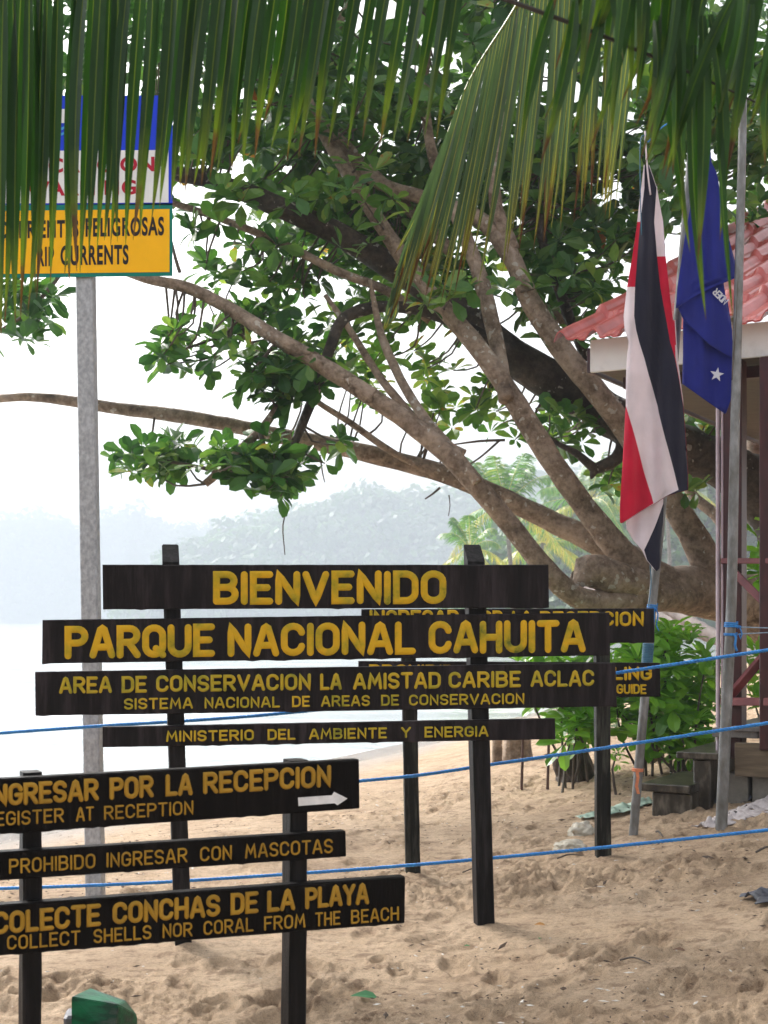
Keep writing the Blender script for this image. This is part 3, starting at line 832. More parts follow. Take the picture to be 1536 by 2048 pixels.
    cluster(340, 250, 480, 370, 14, 11.4, 12.6, 0.16, 0.4, 0.8)
    cluster(-60, 540, 110, 700, 28, 11.2, 12.2, 0.15, 0.22, 0.0)
    cluster(1365, 770, 1450, 880, 8, 12.8, 13.6, 0.14, 0.5, 0.6)
    cluster(1355, 960, 1420, 1010, 2, 12.0, 12.4, 0.16, 0.55, 0.5)
    cluster(1180, 930, 1260, 985, 5, 12.6, 13.2, 0.14, 0.4, 0.7)
    cluster(700, 100, 860, 560, 50, 13.2, 15.5, 0.16, 0.3, 0.3, 0.2, 9)
    # bare twigs
    for l in ([(440, 944, 11, 11.8), (380, 930, 8, 11.8), (300, 918, 6, 11.8), (235, 912, 3, 11.8)], [(520, 860, 12, 11.7), (535, 920, 9, 11.7), (555, 970, 5, 11.7)], [(150, 505, 14, 11.6), (100, 575, 11, 11.6), (50, 630, 8, 11.6), (0, 660, 5, 11.6)],
              [(470, 660, 9, 12.1), (420, 680, 7, 11.9), (350, 705, 4, 11.8)], [(1010, 880, 6, 12), (960, 882, 5, 12), (900, 890, 3, 12)], [(1000, 880, 5, 12), (960, 915, 4, 12), (920, 940, 3, 12)],
              [(880, 975, 5, 11.5), (865, 988, 4, 11.5), (850, 998, 3, 11.5)], [(578, 1010, 3, 11.9), (566, 1050, 3, 11.9), (570, 1110, 2, 11.9)], [(898, 990, 3, 12.3), (900, 1010, 2, 12.3), (897, 1032, 2, 12.3)],
              [(640, 910, 4, 11.9), (645, 945, 3, 11.9), (650, 965, 2, 11.9)], [(360, 545, 8, 11.5), (352, 520, 7, 11.5), (340, 470, 4, 11.5)]):
        tube(tw, catmull(pts(l), 0.08), 5, 0.1, 0, 0, 3, False)
    cr.build('crown', M['leaf'], t)
    tw.build('twigs', M['twig'], t, smooth=True)
make_tree()

# ------------------------------------------------------------------ far coconut palms
def palm_frond(mb, base, az, el, L, droop, rr, u0, nl=34, ll=0.75, lw=0.05, hang=0.8):
    pts_ = []
    hd = Vector((math.cos(az), math.sin(az), 0))
    for k in range(9):
        t_ = k / 8
        pts_.append(base + hd * (L * t_ * math.cos(el) * (1 - 0.18 * t_)) + Vector((0, 0, L * (math.sin(el) * t_ - droop * t_ * t_))))
    tube(mb, [(*p, 0.03 * (1 - 0.85 * k / 8)) for k, p in enumerate(pts_)], 5, 0, 1, 0, 1, False)
    for k in range(nl):
        t_ = 0.14 + 0.86 * k / nl
        i = min(7, int(t_ * 8)); f = t_ * 8 - i
        p = pts_[i].lerp(pts_[i + 1], f)
        tg = (pts_[i + 1] - pts_[i]).normalized()
        sdv = tg.cross(Vector((0, 0, 1))).normalized()
        for s_ in (-1, 1):
            dv = (tg * 0.55 + sdv * s_ * rr.uniform(0.6, 0.9) + Vector((0, 0, -hang * rr.uniform(0.3, 0.9)))).normalized()
            l_ = ll * (0.5 + 1.0 * math.sin(math.pi * min(1, t_ * 0.85 + 0.1))) * rr.uniform(0.8, 1.1) * 0.75
            w_ = lw
            q1 = p + dv * l_ * 0.5; q2 = p + dv * l_ + Vector((0, 0, -0.22 * l_))
            nn = dv.cross(tg).normalized().cross(dv)
            nn = tg.cross(dv).normalized()
            a_ = nn.cross(dv).normalized()
            u = min(1, max(0, u0 + rr.gauss(0, 0.12)))
            mb.add([p - a_ * w_ * 0.3, p + a_ * w_ * 0.3, q1 - a_ * w_ * 0.5, q1 + a_ * w_ * 0.5, q2], [(0, 1, 3, 2), (2, 3, 4)], 0, [(u, 0)] * 5)

def far_palm(px, py, d, label, nf, L, seed, lean=0.6, yellow=0.3):
    rr = random.Random(seed)
    c = P(px, py, d)
    b = Vector((c.x + lean, c.y + 0.5, zg(c.x + lean, c.y + 0.5)))
    t = thing('coconut_palm', label, 'palm tree', b, 'misty coconut palms beyond the almond tree')
    mb = MB()
    tube(mb, catmull([(b.x, b.y, b.z - 0.2, 0.2), (b.x - lean * 0.25, b.y, b.z + (c.z - b.z) * 0.5, 0.14), (c.x, c.y, c.z, 0.12)], 0.35), 8, 0.06, 0, seed, 4)
    mb.build('trunk', M['palmtrunk'], t, smooth=True)
    for k in range(nf):
        az = k * 2.399 + rr.random() * 0.5
        el = math.radians(rr.uniform(5, 75) if k > nf * 0.3 else rr.uniform(-25, 10))
        u0 = 0.92 if (el < 0.1 and rr.random() < yellow * 2) else rr.uniform(0.25, 0.7)
        fm = MB()
        palm_frond(fm, c, az, el, L * rr.uniform(0.8, 1.1), rr.uniform(0.25, 0.55), rr, u0, 30, 0.62 * L / 3.4, 0.05 * L / 3.4 + 0.01)
        fm.build('frond', [M['palmleaf'], M['rachis_yellow']], t)
far_palm(1010, 1010, 80, 'tall pale green coconut palm showing between the two crossing almond limbs', 20, 5.4, 41)
far_palm(940, 1098, 74, 'low coconut palm with drooping yellow fronds just above the welcome sign post', 13, 3.4, 42, 0.5, 0.9)
far_palm(1180, 1000, 95, 'misty coconut palm left of the hanging striped flag', 18, 6.0, 43)
far_palm(1085, 1085, 86, 'small yellowing coconut palm crown above the end of the welcome board', 14, 4.4, 44, -0.5, 0.9)
far_palm(1330, 960, 100, 'far coconut palm seen behind the striped flag', 16, 5.6, 45)

# fallen palm trunks lying behind the almond fork
for (a, b, r, lab) in (((1075, 1140, 31), (1460, 1285, 24), 0.13, 'long fallen palm trunk, pinkish and ringed, sloping behind the broken stub'),
                       ((1330, 1215, 25), (1580, 1345, 21), 0.13, 'shorter fallen palm trunk just above the bright green shrub')):
    p, q = P(*a), P(*b)
    mb = MB()
    cc = catmull([(*p, r * 0.75), (*((p + q) / 2 + Vector((0, 0, -0.05))), r * 0.9), (*q, r), (q.x + (q.x - p.x) * 0.35, q.y - 1.2, zg(q.x + 1, q.y - 1), r * 1.15)], 0.16)
    cc = [(c[0], c[1], c[2], c[3] * (1.06 if i % 2 else 0.96)) for i, c in enumerate(cc)]
    tube(mb, cc, 10, 0.04, 0, 3, 4)
    tag(mb.build('fallen_palm_trunk', nmat('pink_palm_trunk' , [(0.3, (0.09, 0.07, 0.062)), (0.7, (0.20, 0.16, 0.148))], scale=4, rough=0.8, bmp=0.4, bdist=0.02), smooth=True), lab, 'palm trunk', 'fallen palm trunks')

# ------------------------------------------------------------------ reception hut on the right
def make_hut():
    A0 = P(1180, 745, 9.6); A1 = P(1536, 712, 9.0)
    e = Vector((A1.x - A0.x, A1.y - A0.y, 0)).normalized()      # along the eave, to the right and nearer
    back = Vector((-e.y, e.x, 0))                                 # into the hut
    Z = Vector((0, 0, 1))
    zf0, zf1 = A0.z, P(1180, 680, 9.6).z
    base = A0 + e * 1.4 + back * 1.5; base.z = zg(base.x, base.y)
    t = thing('reception_hut', 'small open hut with red tile roof, white fascia and maroon posts on the right', 'hut', base)
    A0 = Vector((A0.x, A0.y, 0))
    def at(u, v, z): return A0 + e * u + back * v + Z * z
    tp = 0.425
    # roof: pressed metal tile sheet
    mb = MB()
    u0, u1, v0, v1 = -0.20, 4.6, -0.17, 6.8
    nu, nv = 300, 150
    pitch, course = 0.235, 0.78
    rj = random.Random(4)
    vs = []
    for j in range(nv + 1):
        v = v0 + (v1 - v0) * j / nv
        fr = ((v - v0) % course) / course
        for i in range(nu + 1):
            u = u0 + (u1 - u0) * i / nu
            ph = ((u - u0) / pitch) % 1.0
            prof = 0.062 * max(0, math.sin(min(1, ph / 0.42) * math.pi)) ** 0.75 + (0.010 if 0.62 < ph < 0.8 else 0)
            ragged = (0.035 * mnoise.noise(Vector((u * 6, 3, 0)))) if j == 0 else 0
            z = zf1 - 0.055 + (v - v0) * tp + prof + 0.030 * (fr < 0.06) * 0 + 0.045 * (1 - fr) + 0.012 * mnoise.noise(Vector((u * 2, v * 2, 1)))
            if j <= 1: z -= 0.02 * (0.5 + mnoise.noise(Vector((u * 5, 9, 0))))
            vs.append(at(u, v + ragged, z))
    nv1 = len(vs)
    vs2 = [p - Z * 0.012 for p in vs]
    fs = []
    for j in range(nv):
        for i in range(nu):
            a = j * (nu + 1) + i
            fs.append((a, a + 1, a + nu + 2, a + nu + 1))
            fs.append((a + nv1, a + nu + 1 + nv1, a + nu + 2 + nv1, a + 1 + nv1))
    for i in range(nu):
        fs.append((i, i + nv1, i + 1 + nv1, i + 1))
    for j in range(nv):
        a = j * (nu + 1); b = a + nu + 1
        fs.append((a, b, b + nv1, a + nv1))
    mb.add(vs + vs2, fs)
    mb.build('roof', M['roof'], t, smooth=False)
    # fascia
    mb = MB()
    beam(mb, at(0, 0.015, (zf0 + zf1) / 2), at(4.5, 0.015, (zf0 + zf1) / 2), zf1 - zf0, 0.03, Z)
    mb.build('fascia', M['fascia'], t)
    # soffit, barge board and rafters under the roof
    mb = MB()
    for k in range(2):
        pass
    q = [at(0.02, 0.05, zf0 + 0.02), at(4.5, 0.05, zf0 + 0.02), at(4.5, 6.4, zf0 + 0.02), at(0.02, 6.4, zf0 + 0.02)]
    q2 = [p + Z * 0.02 for p in q]
    mb.add(q + q2, [(3, 2, 1, 0), (4, 5, 6, 7), (0, 1, 5, 4), (1, 2, 6, 5), (2, 3, 7, 6), (3, 0, 4, 7)])
    mb.build('soffit', M['soffit'], t)
    mb = MB()
    beam(mb, at(-0.02, 0.03, zf0 + 0.09), at(-0.02, 6.4, zf0 + 0.09 + 0.0), 0.17, 0.03, Z)
    mb.build('barge_board', M['maroon'], t)
    # posts
    mb = MB()
    d1 = 9.25
    pz = lambda py, d: H + (HY - py) / F * d
    def post(pxc, d, w_, py0, py1, mat, name, dep=None):
        a = P(pxc, py0, d); b = P(pxc, py1, d)
        m_ = MB(); beam(m_, b, a, w_, dep or w_, e, 0.006)
        return m_.build(name, M[mat], t)
    post(1468, d1, 0.135, 722, 1515, 'maroon', 'post')
    post(1436, d1 - 0.02, 0.018, 800, 1508, 'pinkstrip', 'edge_strip', 0.05)
    post(1445.5, d1 - 0.02, 0.014, 800, 1510, 'pinkstrip', 'edge_strip', 0.05)
    post(1542, 8.95, 0.12, 715, 1500, 'maroon', 'post')
    post(1462, 12.0, 0.13, 800, 1420, 'maroon', 'post')
    # inner beam and wall head
    m_ = MB(); beam(m_, at(0.12, 0.35, zf0 - 0.035), at(4.4, 0.35, zf0 - 0.035), 0.08, 0.06, Z); m_.build('beam', M['maroon'], t)
    m_ = MB(); beam(m_, at(0.9, 1.6, zf0 - 0.02), at(4.4, 1.6, zf0 - 0.02), 0.30, 0.08, Z); m_.build('header', M['cream'], t)
    # rails and braces between the posts
    def rail(a, b, w_, dep, name):
        m_ = MB(); beam(m_, P(*a), P(*b), w_, dep, Z if name == 'rail' else (0.5, 0, 1), 0.004); m_.build(name, M['maroon_rail'], t)
    rail((1446, 1122, 9.22), (1640, 1122, 8.6), 0.036, 0.05, 'rail')
    rail((1446, 1403, 9.22), (1640, 1404, 8.6), 0.052, 0.06, 'rail')
    rail((1462, 1138, 9.18), (1545, 1222, 8.92), 0.05, 0.05, 'brace')
    rail((1462, 1390, 9.18), (1545, 1292, 8.92), 0.05, 0.05, 'brace')
    # deck
    zd = pz(1455, 9.2)
    m_ = MB()
    beam(m_, at(1.0, 0.0, zd - 0.03), at(1.0, 2.6, zd - 0.03), 0.0 + 0.06, 0.3, Z)
    for k in range(16):
        beam(m_, at(0.98 + 0.0, 0.05 + k * 0.155, zd), at(4.3, 0.05 + k * 0.155, zd), 0.03, 0.145, Z, 0.003)
    m_.build('deck', M['deckgrey'], t)
    m_ = MB(); beam(m_, at(1.02, -0.05, pz(1518, 9.05)), at(4.3, -0.05, pz(1518, 9.05)), 0.215, 0.06, Z); m_.build('deck_joist', M['plank'], t)
    for (uu, w_) in ((1.0, 0.165), (1.22, 0.22), (2.4, 0.2), (3.6, 0.2)):
        m_ = MB()
        top = pz(1548, 9.1)
        g = at(uu, 0.12, 0); zz = zg(g.x, g.y) - 0.12
        box(m_, (g.x, g.y, (top + zz) / 2), e, back, Z, w_ / 2, 0.11, (top - zz) / 2, 0.006)
        m_.build('pier', M['block'], t)
    # concrete steps
    s0 = P(1330, 1620, 9.0)
    st = thing('concrete_steps', 'two dark damp concrete steps leading up to the hut deck', 'steps', (s0.x, s0.y, zg(s0.x, s0.y)))
    def step(pxl, pxr, py_top, thick, pxrl, pxrr, d, depth):
        zt = pz(py_top, d); a, b = P(pxl, py_top, d), P(pxr, py_top, d)
        c = (a + b) / 2 + back * depth / 2
        m_ = MB()
        box(m_, (c.x, c.y, zt - thick / 2), e, back, Z, (b - a).length / 2, depth / 2, thick / 2, 0.006)
        m_.build('tread', M['concrete'], st)
        a, b = P(pxrl, py_top, d), P(pxrr, py_top, d)
        c = (a + b) / 2 + back * (depth / 2)
        zb = zg(c.x, c.y) - 0.2
        m_ = MB()
        box(m_, (c.x, c.y, (zt - thick - 0.003 + zb) / 2), e, back, Z, (b - a).length / 2, depth / 2 - 0.03, (zt - thick - 0.003 - zb) / 2, 0.01)
        m_.build('riser', M['concrete'], st)
    step(1279, 1381, 1569, 0.052, 1299, 1381.5, 9.0, 0.85)
    step(1351, 1440, 1505, 0.045, 1382.5, 1418, 9.05, 0.85)
    return t
make_hut()

# ------------------------------------------------------------------ routed stroke lettering
def arc(cx, cy, rx, ry, a0, a1, n=9):
    return [(cx + rx * math.cos(math.radians(a0 + (a1 - a0) * k / n)), cy + ry * math.sin(math.radians(a0 + (a1 - a0) * k / n))) for k in range(n + 1)]
_O = arc(.31, .70, .31, .30, 0, 180) + arc(.31, .30, .31, .30, 180, 360) + [(.62, .70)]
_C = arc(.31, .70, .31, .30, 12, 180) + arc(.31, .30, .31, .30, 180, 348)
_P = [(0, 0), (0, 1), (.34, 1)] + arc(.34, .74, .27, .26, 90, -90) + [(0, .48)]
GLY = {
    'A': (.68, [[(0, 0), (.27, .95), (.34, 1), (.41, .95), (.68, 0)], [(.12, .30), (.56, .30)]]),
    'B': (.62, [[(0, 0), (0, 1), (.34, 1)] + arc(.34, .76, .24, .24, 90, -90) + [(0, .52)], [(.30, .52)] + arc(.34, .26, .28, .26, 90, -90) + [(0, 0)]]),
    'C': (.62, [_C]),
    'D': (.62, [[(0, 0), (0, 1), (.30, 1)] + arc(.30, .68, .32, .32, 90, 0) + arc(.30, .32, .32, .32, 0, -90) + [(0, 0)]]),
    'E': (.54, [[(.54, 1), (0, 1), (0, 0), (.54, 0)], [(0, .51), (.46, .51)]]),
    'F': (.54, [[(.54, 1), (0, 1), (0, 0)], [(0, .50), (.44, .50)]]),
    'G': (.62, [_C + [(.62, .46), (.36, .46)]]),
    'H': (.60, [[(0, 0), (0, 1)], [(.60, 0), (.60, 1)], [(0, .5), (.60, .5)]]),
    'I': (.0, [[(0, 0), (0, 1)]]),
    'K': (.60, [[(0, 0), (0, 1)], [(.58, 1), (.02, .42)], [(.2, .58), (.6, 0)]]),
    'L': (.50, [[(0, 1), (0, 0), (.50, 0)]]),
    'M': (.78, [[(0, 0), (.10, 1), (.39, .30), (.68, 1), (.78, 0)]]),
    'N': (.60, [[(0, 0), (0, 1), (.60, 0), (.60, 1)]]),
    'O': (.62, [_O]),
    'P': (.60, [_P]),
    'Q': (.62, [_O, [(.38, .22), (.62, -.02)]]),
    'R': (.62, [_P, [(.30, .48), (.62, 0)]]),
    'S': (.58, [arc(.29, .745, .29, .255, 15, 270, 12)[:-1] + arc(.29, .245, .29, .245, 90, -165, 12)]),
    'T': (.60, [[(0, 1), (.60, 1)], [(.30, 1), (.30, 0)]]),
    'U': (.62, [[(0, 1), (0, .30)] + arc(.31, .30, .31, .30, 180, 360) + [(.62, 1)]]),
    'V': (.66, [[(0, 1), (.33, 0), (.66, 1)]]),
    'Y': (.62, [[(0, 1), (.31, .48), (.62, 1)], [(.31, .48), (.31, 0)]]),
}

class VPlane:
    """upright plane through pixel column px at distance d, turned by angle a (right end farther when a > 0)"""
    def __init__(s, px, d, a):
        s.p = Vector(((px - CX) / F * d, d, 0)); s.a = math.radians(a)
        s.dir = Vector((math.cos(s.a), math.sin(s.a), 0)); s.n = Vector((math.sin(s.a), -math.cos(s.a), 0))
    def pt(s, px, py, off=0.0):
        r = Vector(((px - CX) / F, 1.0, (HY - py) / F))
        d = (s.p + s.n * off).dot(s.n) / r.dot(s.n)
        return Vector((r.x * d, r.y * d, H + r.z * d))

def stroke_sweep(mb, pl, line, r, off, hgt):
    """line: list of pixel points; sweeps a low rounded ridge along it on plane pl"""
    P3 = [pl.pt(x, y, off) for x, y in line]
    p2 = [np.array(((q - P3[0]).dot(pl.dir), q.z)) for q in P3]
    q2 = [p2[0]]
    for p in p2[1:]:
        if np.linalg.norm(p - q2[-1]) > 1e-5: q2.append(p)
    if len(q2) < 2: return
    closed = np.linalg.norm(q2[0] - q2[-1]) < 1e-4 and len(q2) > 3
    if closed: q2 = q2[:-1]
    N = len(q2)
    rings = []
    def ring(c, nrm, k, hk):
        rings.append([(c + nrm * (r * k * u), hgt * hk * h) for u, h in ((-1, -0.3), (-.8, .62), (-.35, .95), (0, 1), (.35, .95), (.8, .62), (1, -0.3))])
    for i in range(N):
        if closed: a, b = q2[i - 1], q2[(i + 1) % N]
        else: a, b = q2[max(i - 1, 0)], q2[min(i + 1, N - 1)]
        t1 = q2[i] - a; t2 = b - q2[i]
        l1, l2 = np.linalg.norm(t1), np.linalg.norm(t2)
        t1 = t1 / l1 if l1 > 0 else t2 / l2
        t2 = t2 / l2 if l2 > 0 else t1
        tm = t1 + t2; tm = tm / max(np.linalg.norm(tm), 1e-6)
        nm = np.array((-tm[1], tm[0]))
        k = 1 / max(0.62, abs(nm.dot(np.array((-t1[1], t1[0])))))
        if not closed and i == 0:
            for th in (80, 50, 25): ring(q2[0] - t2 * r * math.sin(math.radians(th)), nm, math.cos(math.radians(th)), 0.6 + 0.4 * math.cos(math.radians(th)))
        ring(q2[i], nm, k, 1)
        if not closed and i == N - 1:
            for th in (25, 50, 80): ring(q2[i] + t1 * r * math.sin(math.radians(th)), nm, math.cos(math.radians(th)), 0.6 + 0.4 * math.cos(math.radians(th)))
    w_ = 7
    vs = [P3[0] + pl.dir * c[0] + Vector((0, 0, c[1] - P3[0].z)) + pl.n * h for rg in rings for (c, h) in rg]
    fs = []
    n = len(rings)
    for i in range(n if closed else n - 1):
        j = (i + 1) % n
        for k in range(w_ - 1):
            fs.append((i * w_ + k, i * w_ + k + 1, j * w_ + k + 1, j * w_ + k))
    mb.add(vs, fs)

RL = random.Random(3)
def text_line(mb, pl, words, y0, y1, xa, xb, cap0, cap1, rr, off, hgt=0.004):
    """words: (text,x0,x1); baseline row y0 at column xa, y1 at xb"""
    for (wd, x0, x1) in words:
        f = lambda x: (x - xa) / (xb - xa)
        cap = cap0 + (cap1 - cap0) * f((x0 + x1) / 2)
        r = rr * cap
        nat = sum(GLY[c][0] for c in wd); ng = len(wd) - 1
        gap = 0.30
        avail = (x1 - x0 - 2 * r) / cap
        s = avail / (nat + gap * ng) if (nat + gap * ng) > 0 else 1
        if len(wd) == 1 and nat == 0: s = 1
        x = x0 + r
        for ch in wd:
            wdt, strokes = GLY[ch]
            jy = RL.uniform(-0.012, 0.012) * cap
            for st in strokes:
                line = []
                for (u, v) in st:
                    px = x + u * s * cap
                    line.append((px, y0 + (y1 - y0) * f(px) - r - v * (cap - 2 * r) + jy))
                # densify
                dl = [line[0]]
                for a, b in zip(line, line[1:]):
                    n = max(1, int(math.hypot(b[0] - a[0], b[1] - a[1]) / 9))
                    for k in range(1, n + 1):
                        dl.append((a[0] + (b[0] - a[0]) * k / n, a[1] + (b[1] - a[1]) * k / n))
                p0 = pl.pt(line[0][0], line[0][1], off)
                stroke_sweep(mb, pl, dl, r / F * p0.y, off, hgt)
            x += (wdt + gap) * s * cap

def board(pl, TL, TR, BR, BL, th, mat, parent, seed, lab=None):
    rr = random.Random(seed)
    mb = MB()
    n = 70
    rings = []
    dz = 0.0
    for k in range(n + 1):
        t_ = k / n
        tx, ty = TL[0] + (TR[0] - TL[0]) * t_, TL[1] + (TR[1] - TL[1]) * t_
        bx, by = BL[0] + (BR[0] - BL[0]) * t_, BL[1] + (BR[1] - BL[1]) * t_
        ty += 0.3 * math.sin(t_ * 3 + seed) + rr.uniform(-0.2, 0.2)
        by += 0.3 * math.sin(t_ * 4 + seed * 2) + rr.uniform(-0.25, 0.25) + (1.6 if rr.random() < 0.12 else 0)
        b = 0.004
        top_f, bot_f = pl.pt(tx, ty, 0), pl.pt(bx, by, 0)
        Zv = Vector((0, 0, b))
        wob = pl.n * rr.uniform(-0.0008, 0.0008)
        rings.append([top_f - Zv + wob, top_f - pl.n * b, top_f - pl.n * th, bot_f - pl.n * th, bot_f - pl.n * b, bot_f + Zv + wob])
    vs = [p for rg in rings for p in rg]
    fs = []
    for k in range(n):
        for j in range(6):
            j2 = (j + 1) % 6
            fs.append((k * 6 + j, k * 6 + j2, (k + 1) * 6 + j2, (k + 1) * 6 + j))
    fs.append(tuple(range(6))); fs.append(tuple(n * 6 + 5 - j for j in range(6)))
    mb.add(vs, fs)
    o = mb.build('board', M[mat], parent)
    if lab: o['label'] = lab
    return o

def sign_post(pl, top, bot, w_, dep, off, mat, parent, cap='flat', z_bury=0.25):
    """top/bot: pixel points on the post's front face centre; off: offset of its front face from the sign plane"""
    a = pl.pt(*top, off); b = pl.pt(*bot, off)
    ax = (a - b).normalized()
    b = b - ax * z_bury
    rr = random.Random(int(top[0]))
    bv = 0.006
    prof = [(-w_ / 2 + bv, 0), (w_ / 2 - bv, 0), (w_ / 2, -bv), (w_ / 2, -dep + bv), (w_ / 2 - bv, -dep), (-w_ / 2 + bv, -dep), (-w_ / 2, -dep + bv), (-w_ / 2, -bv)]
    mb = MB(); vs = []
    L = (a - b).length
    nr = 16
    for i in range(nr + 1):
        c = b + ax * (L * i / nr)
        for (x, y) in prof:
            j = 0 if i in (0, nr) else rr.uniform(-0.0012, 0.0012)
            p = c + pl.dir * (x + j) + pl.n * (y + j)
            if i == nr and cap == 'slant':
                p = p + Vector((0, 0, 0.95 * (-y)))
            vs.append(p)
    fs = []
    for i in range(nr):
        for k in range(8):
            k2 = (k + 1) % 8
            fs.append((i * 8 + k, i * 8 + k2, (i + 1) * 8 + k2, (i + 1) * 8 + k))
    fs.append(tuple(range(7, -1, -1))); fs.append(tuple(nr * 8 + k for k in range(8)))
    mb.add(vs, fs)
    return mb.build('post', M[mat], parent)

def lettering(fn, mat, parent):
    mb = MB(); fn(mb)
    return mb.build('lettering', M[mat], parent, smooth=True)

# ---- main welcome sign
PM = VPlane(960, 6.25, 11.0)
b0 = PM.pt(660, 1880); b0.z = zg(b0.x, b0.y)
ms = thing('welcome_sign', 'large black wooden park welcome sign of four boards with yellow routed letters', 'sign', b0)
TH = 0.045
sign_post(PM, (342, 1124), (367, 1888), 0.072, 0.085, -TH - 0.003, 'post', ms, 'slant')
sign_post(PM, (953, 1123), (974, 1872), 0.080, 0.085, -TH - 0.003, 'post', ms, 'slant')
b1 = board(PM, (205, 1129), (1097, 1129.5), (1098, 1215.5), (206, 1218.5), TH, 'board', ms, 1)
b2 = board(PM, (85, 1239.5), (1219, 1225), (1219, 1310.5), (84, 1327.5), TH, 'board', ms, 2)
b3 = board(PM, (70, 1344), (1231, 1326), (1234, 1413), (71, 1431.5), TH, 'board', ms, 3)
b4 = board(PM, (205, 1454.5), (1110, 1437), (1111, 1479), (205, 1494.5), TH, 'board', ms, 4)
O = 0.0025
lettering(lambda mb: text_line(mb, PM, [('BIENVENIDO', 426, 893)], 1210, 1208.5, 426, 893, 68, 67, .105, O), 'yellow', b1)
lettering(lambda mb: text_line(mb, PM, [('PARQUE', 129, 430), ('NACIONAL', 455, 832), ('CAHUITA', 857, 1172)], 1318, 1304.5, 129, 1172, 67, 66, .105, O), 'yellow', b2)
def t3(mb):
    text_line(mb, PM, [('AREA', 118, 224), ('DE', 243, 294), ('CONSERVACION', 312, 622), ('LA', 640, 684), ('AMISTAD', 706, 882), ('CARIBE', 897, 1042), ('ACLAC', 1061, 1189)], 1387.5, 1372.5, 119, 1189, 34, 33, .10, O)
    text_line(mb, PM, [('SISTEMA', 248, 386), ('NACIONAL', 409, 560), ('DE', 584, 620), ('AREAS', 642, 740), ('DE', 762, 798), ('CONSERVACION', 818, 1049)], 1419.5, 1408, 248, 1048, 23, 22, .095, O)
lettering(t3, 'yellow_old', b3)
lettering(lambda mb: text_line(mb, PM, [('MINISTERIO', 332, 508), ('DEL', 535, 591), ('AMBIENTE', 618, 774), ('Y', 802, 822), ('ENERGIA', 849, 977)], 1484, 1473.5, 332, 977, 22.5, 22, .10, O), 'yellow_old', b4)

# ---- sign in the left foreground
PF = VPlane(812, 4.3, 24.0)
c0 = PF.pt(330, 2048); c0.z = zg(c0.x, c0.y)
fsn = thing('rules_sign', 'black wooden rules sign with ochre letters and a white arrow at lower left', 'sign', c0)
TF = 0.04
sign_post(PF, (66, 1545), (64, 2330), 0.052, 0.07, -TF - 0.003, 'post', fsn)
sign_post(PF, (600, 1521), (594, 2250), 0.057, 0.075, -TF - 0.003, 'post', fsn)
f1 = board(PF, (-150, 1566), (718, 1518.5), (719, 1617), (-150, 1680), TF, 'front_board', fsn, 5)
f2 = board(PF, (-110, 1711), (691, 1661.5), (692, 1713.5), (-110, 1769), TF, 'front_board', fsn, 6)
f3 = board(PF, (-210, 1824), (810, 1753), (809, 1847), (-210, 1928), TF, 'front_board', fsn, 7)
def tf1(mb):
    text_line(mb, PF, [('INGRESAR', -24, 198), ('POR', 219, 308), ('LA', 331, 386), ('RECEPCION', 406, 663)], 1613, 1574, 0, 660, 45, 44, .105, O)
    text_line(mb, PF, [('REGISTER', -32, 128), ('AT', 152, 188), ('RECEPTION', 208, 387)], 1652, 1629, 10, 387, 29, 28, .074, O, 0.003)
lettering(tf1, 'ochre', f1)
# arrow
mb = MB()
ar = [(596, 1595), (664, 1590.5), (668, 1583.5), (695, 1597), (675, 1610.5), (669, 1606.5), (597, 1612)]
fr = [PF.pt(x, y, 0.006) for x, y in ar]; bk = [PF.pt(x, y, 0.0) for x, y in ar]
n = len(ar)
mb.add(fr + bk, [tuple(range(n - 1, -1, -1))] + [(i, (i + 1) % n, n + (i + 1) % n, n + i) for i in range(n)])
mb.build('arrow', M['white_paint'], f1)
lettering(lambda mb: text_line(mb, PF, [('PROHIBIDO', 18, 191), ('INGRESAR', 213, 375), ('CON', 400, 464), ('MASCOTAS', 490, 666)], 1748, 1706, 18, 665, 30, 29, .074, O, 0.003), 'ochre', f2)
def tf3(mb):
    text_line(mb, PF, [('NO', -92, -36), ('COLECTE', -14, 202), ('CONCHAS', 225, 441), ('DE', 461, 517), ('LA', 534, 591), ('PLAYA', 610, 739)], 1867, 1808, 20, 739, 46, 43, .105, O)
    text_line(mb, PF, [('DO', -116, -76), ('NOT', -54, -8), ('COLLECT', 14, 161), ('SHELLS', 187, 303), ('NOR', 325, 385), ('CORAL', 407, 507), ('FROM', 528, 611), ('THE', 630, 681), ('BEACH', 702, 798)], 1900.5, 1841, 14, 796, 29, 28, .074, O, 0.003)
lettering(tf3, 'ochre', f3)

# ---- sign behind on the right
PR = VPlane(1000, 7.65, 3.0)
r0 = PR.pt(1010, 1745); r0.z = zg(r0.x, r0.y)
rs = thing('notice_sign', 'black wooden two-board notice sign half hidden behind the right end of the welcome sign', 'sign', r0)
sign_post(PR, (816, 1219), (827, 1760), 0.080, 0.08, -TH - 0.003, 'mossy_post', rs)
sign_post(PR, (1206, 1222), (1209, 1726), 0.079, 0.08, -TH - 0.003, 'mossy_post', rs)
r1 = board(PR, (723, 1218), (1308, 1217), (1309, 1285), (722, 1290), TH, 'board', rs, 8)
r2 = board(PR, (717, 1322), (1320, 1326), (1321, 1393.5), (716, 1396), TH, 'board', rs, 9)
lettering(lambda mb: text_line(mb, PR, [('INGRESAR', 739, 918), ('POR', 941, 1006), ('LA', 1024, 1064), ('RECEPCION', 1080, 1288)], 1251, 1252.5, 739, 1288, 32, 29, .10, O), 'yellow', r1)
def tr2(mb):
    text_line(mb, PR, [('PROHIBIDO', 738, 937), ('SNORKELING', 1080, 1304)], 1357, 1361, 738, 1303, 29, 27, .11, O)
    text_line(mb, PR, [('GUIDE', 1233, 1293)], 1388, 1388.5, 1230, 1293, 20, 20, .10, O)
lettering(tr2, 'yellow', r2)

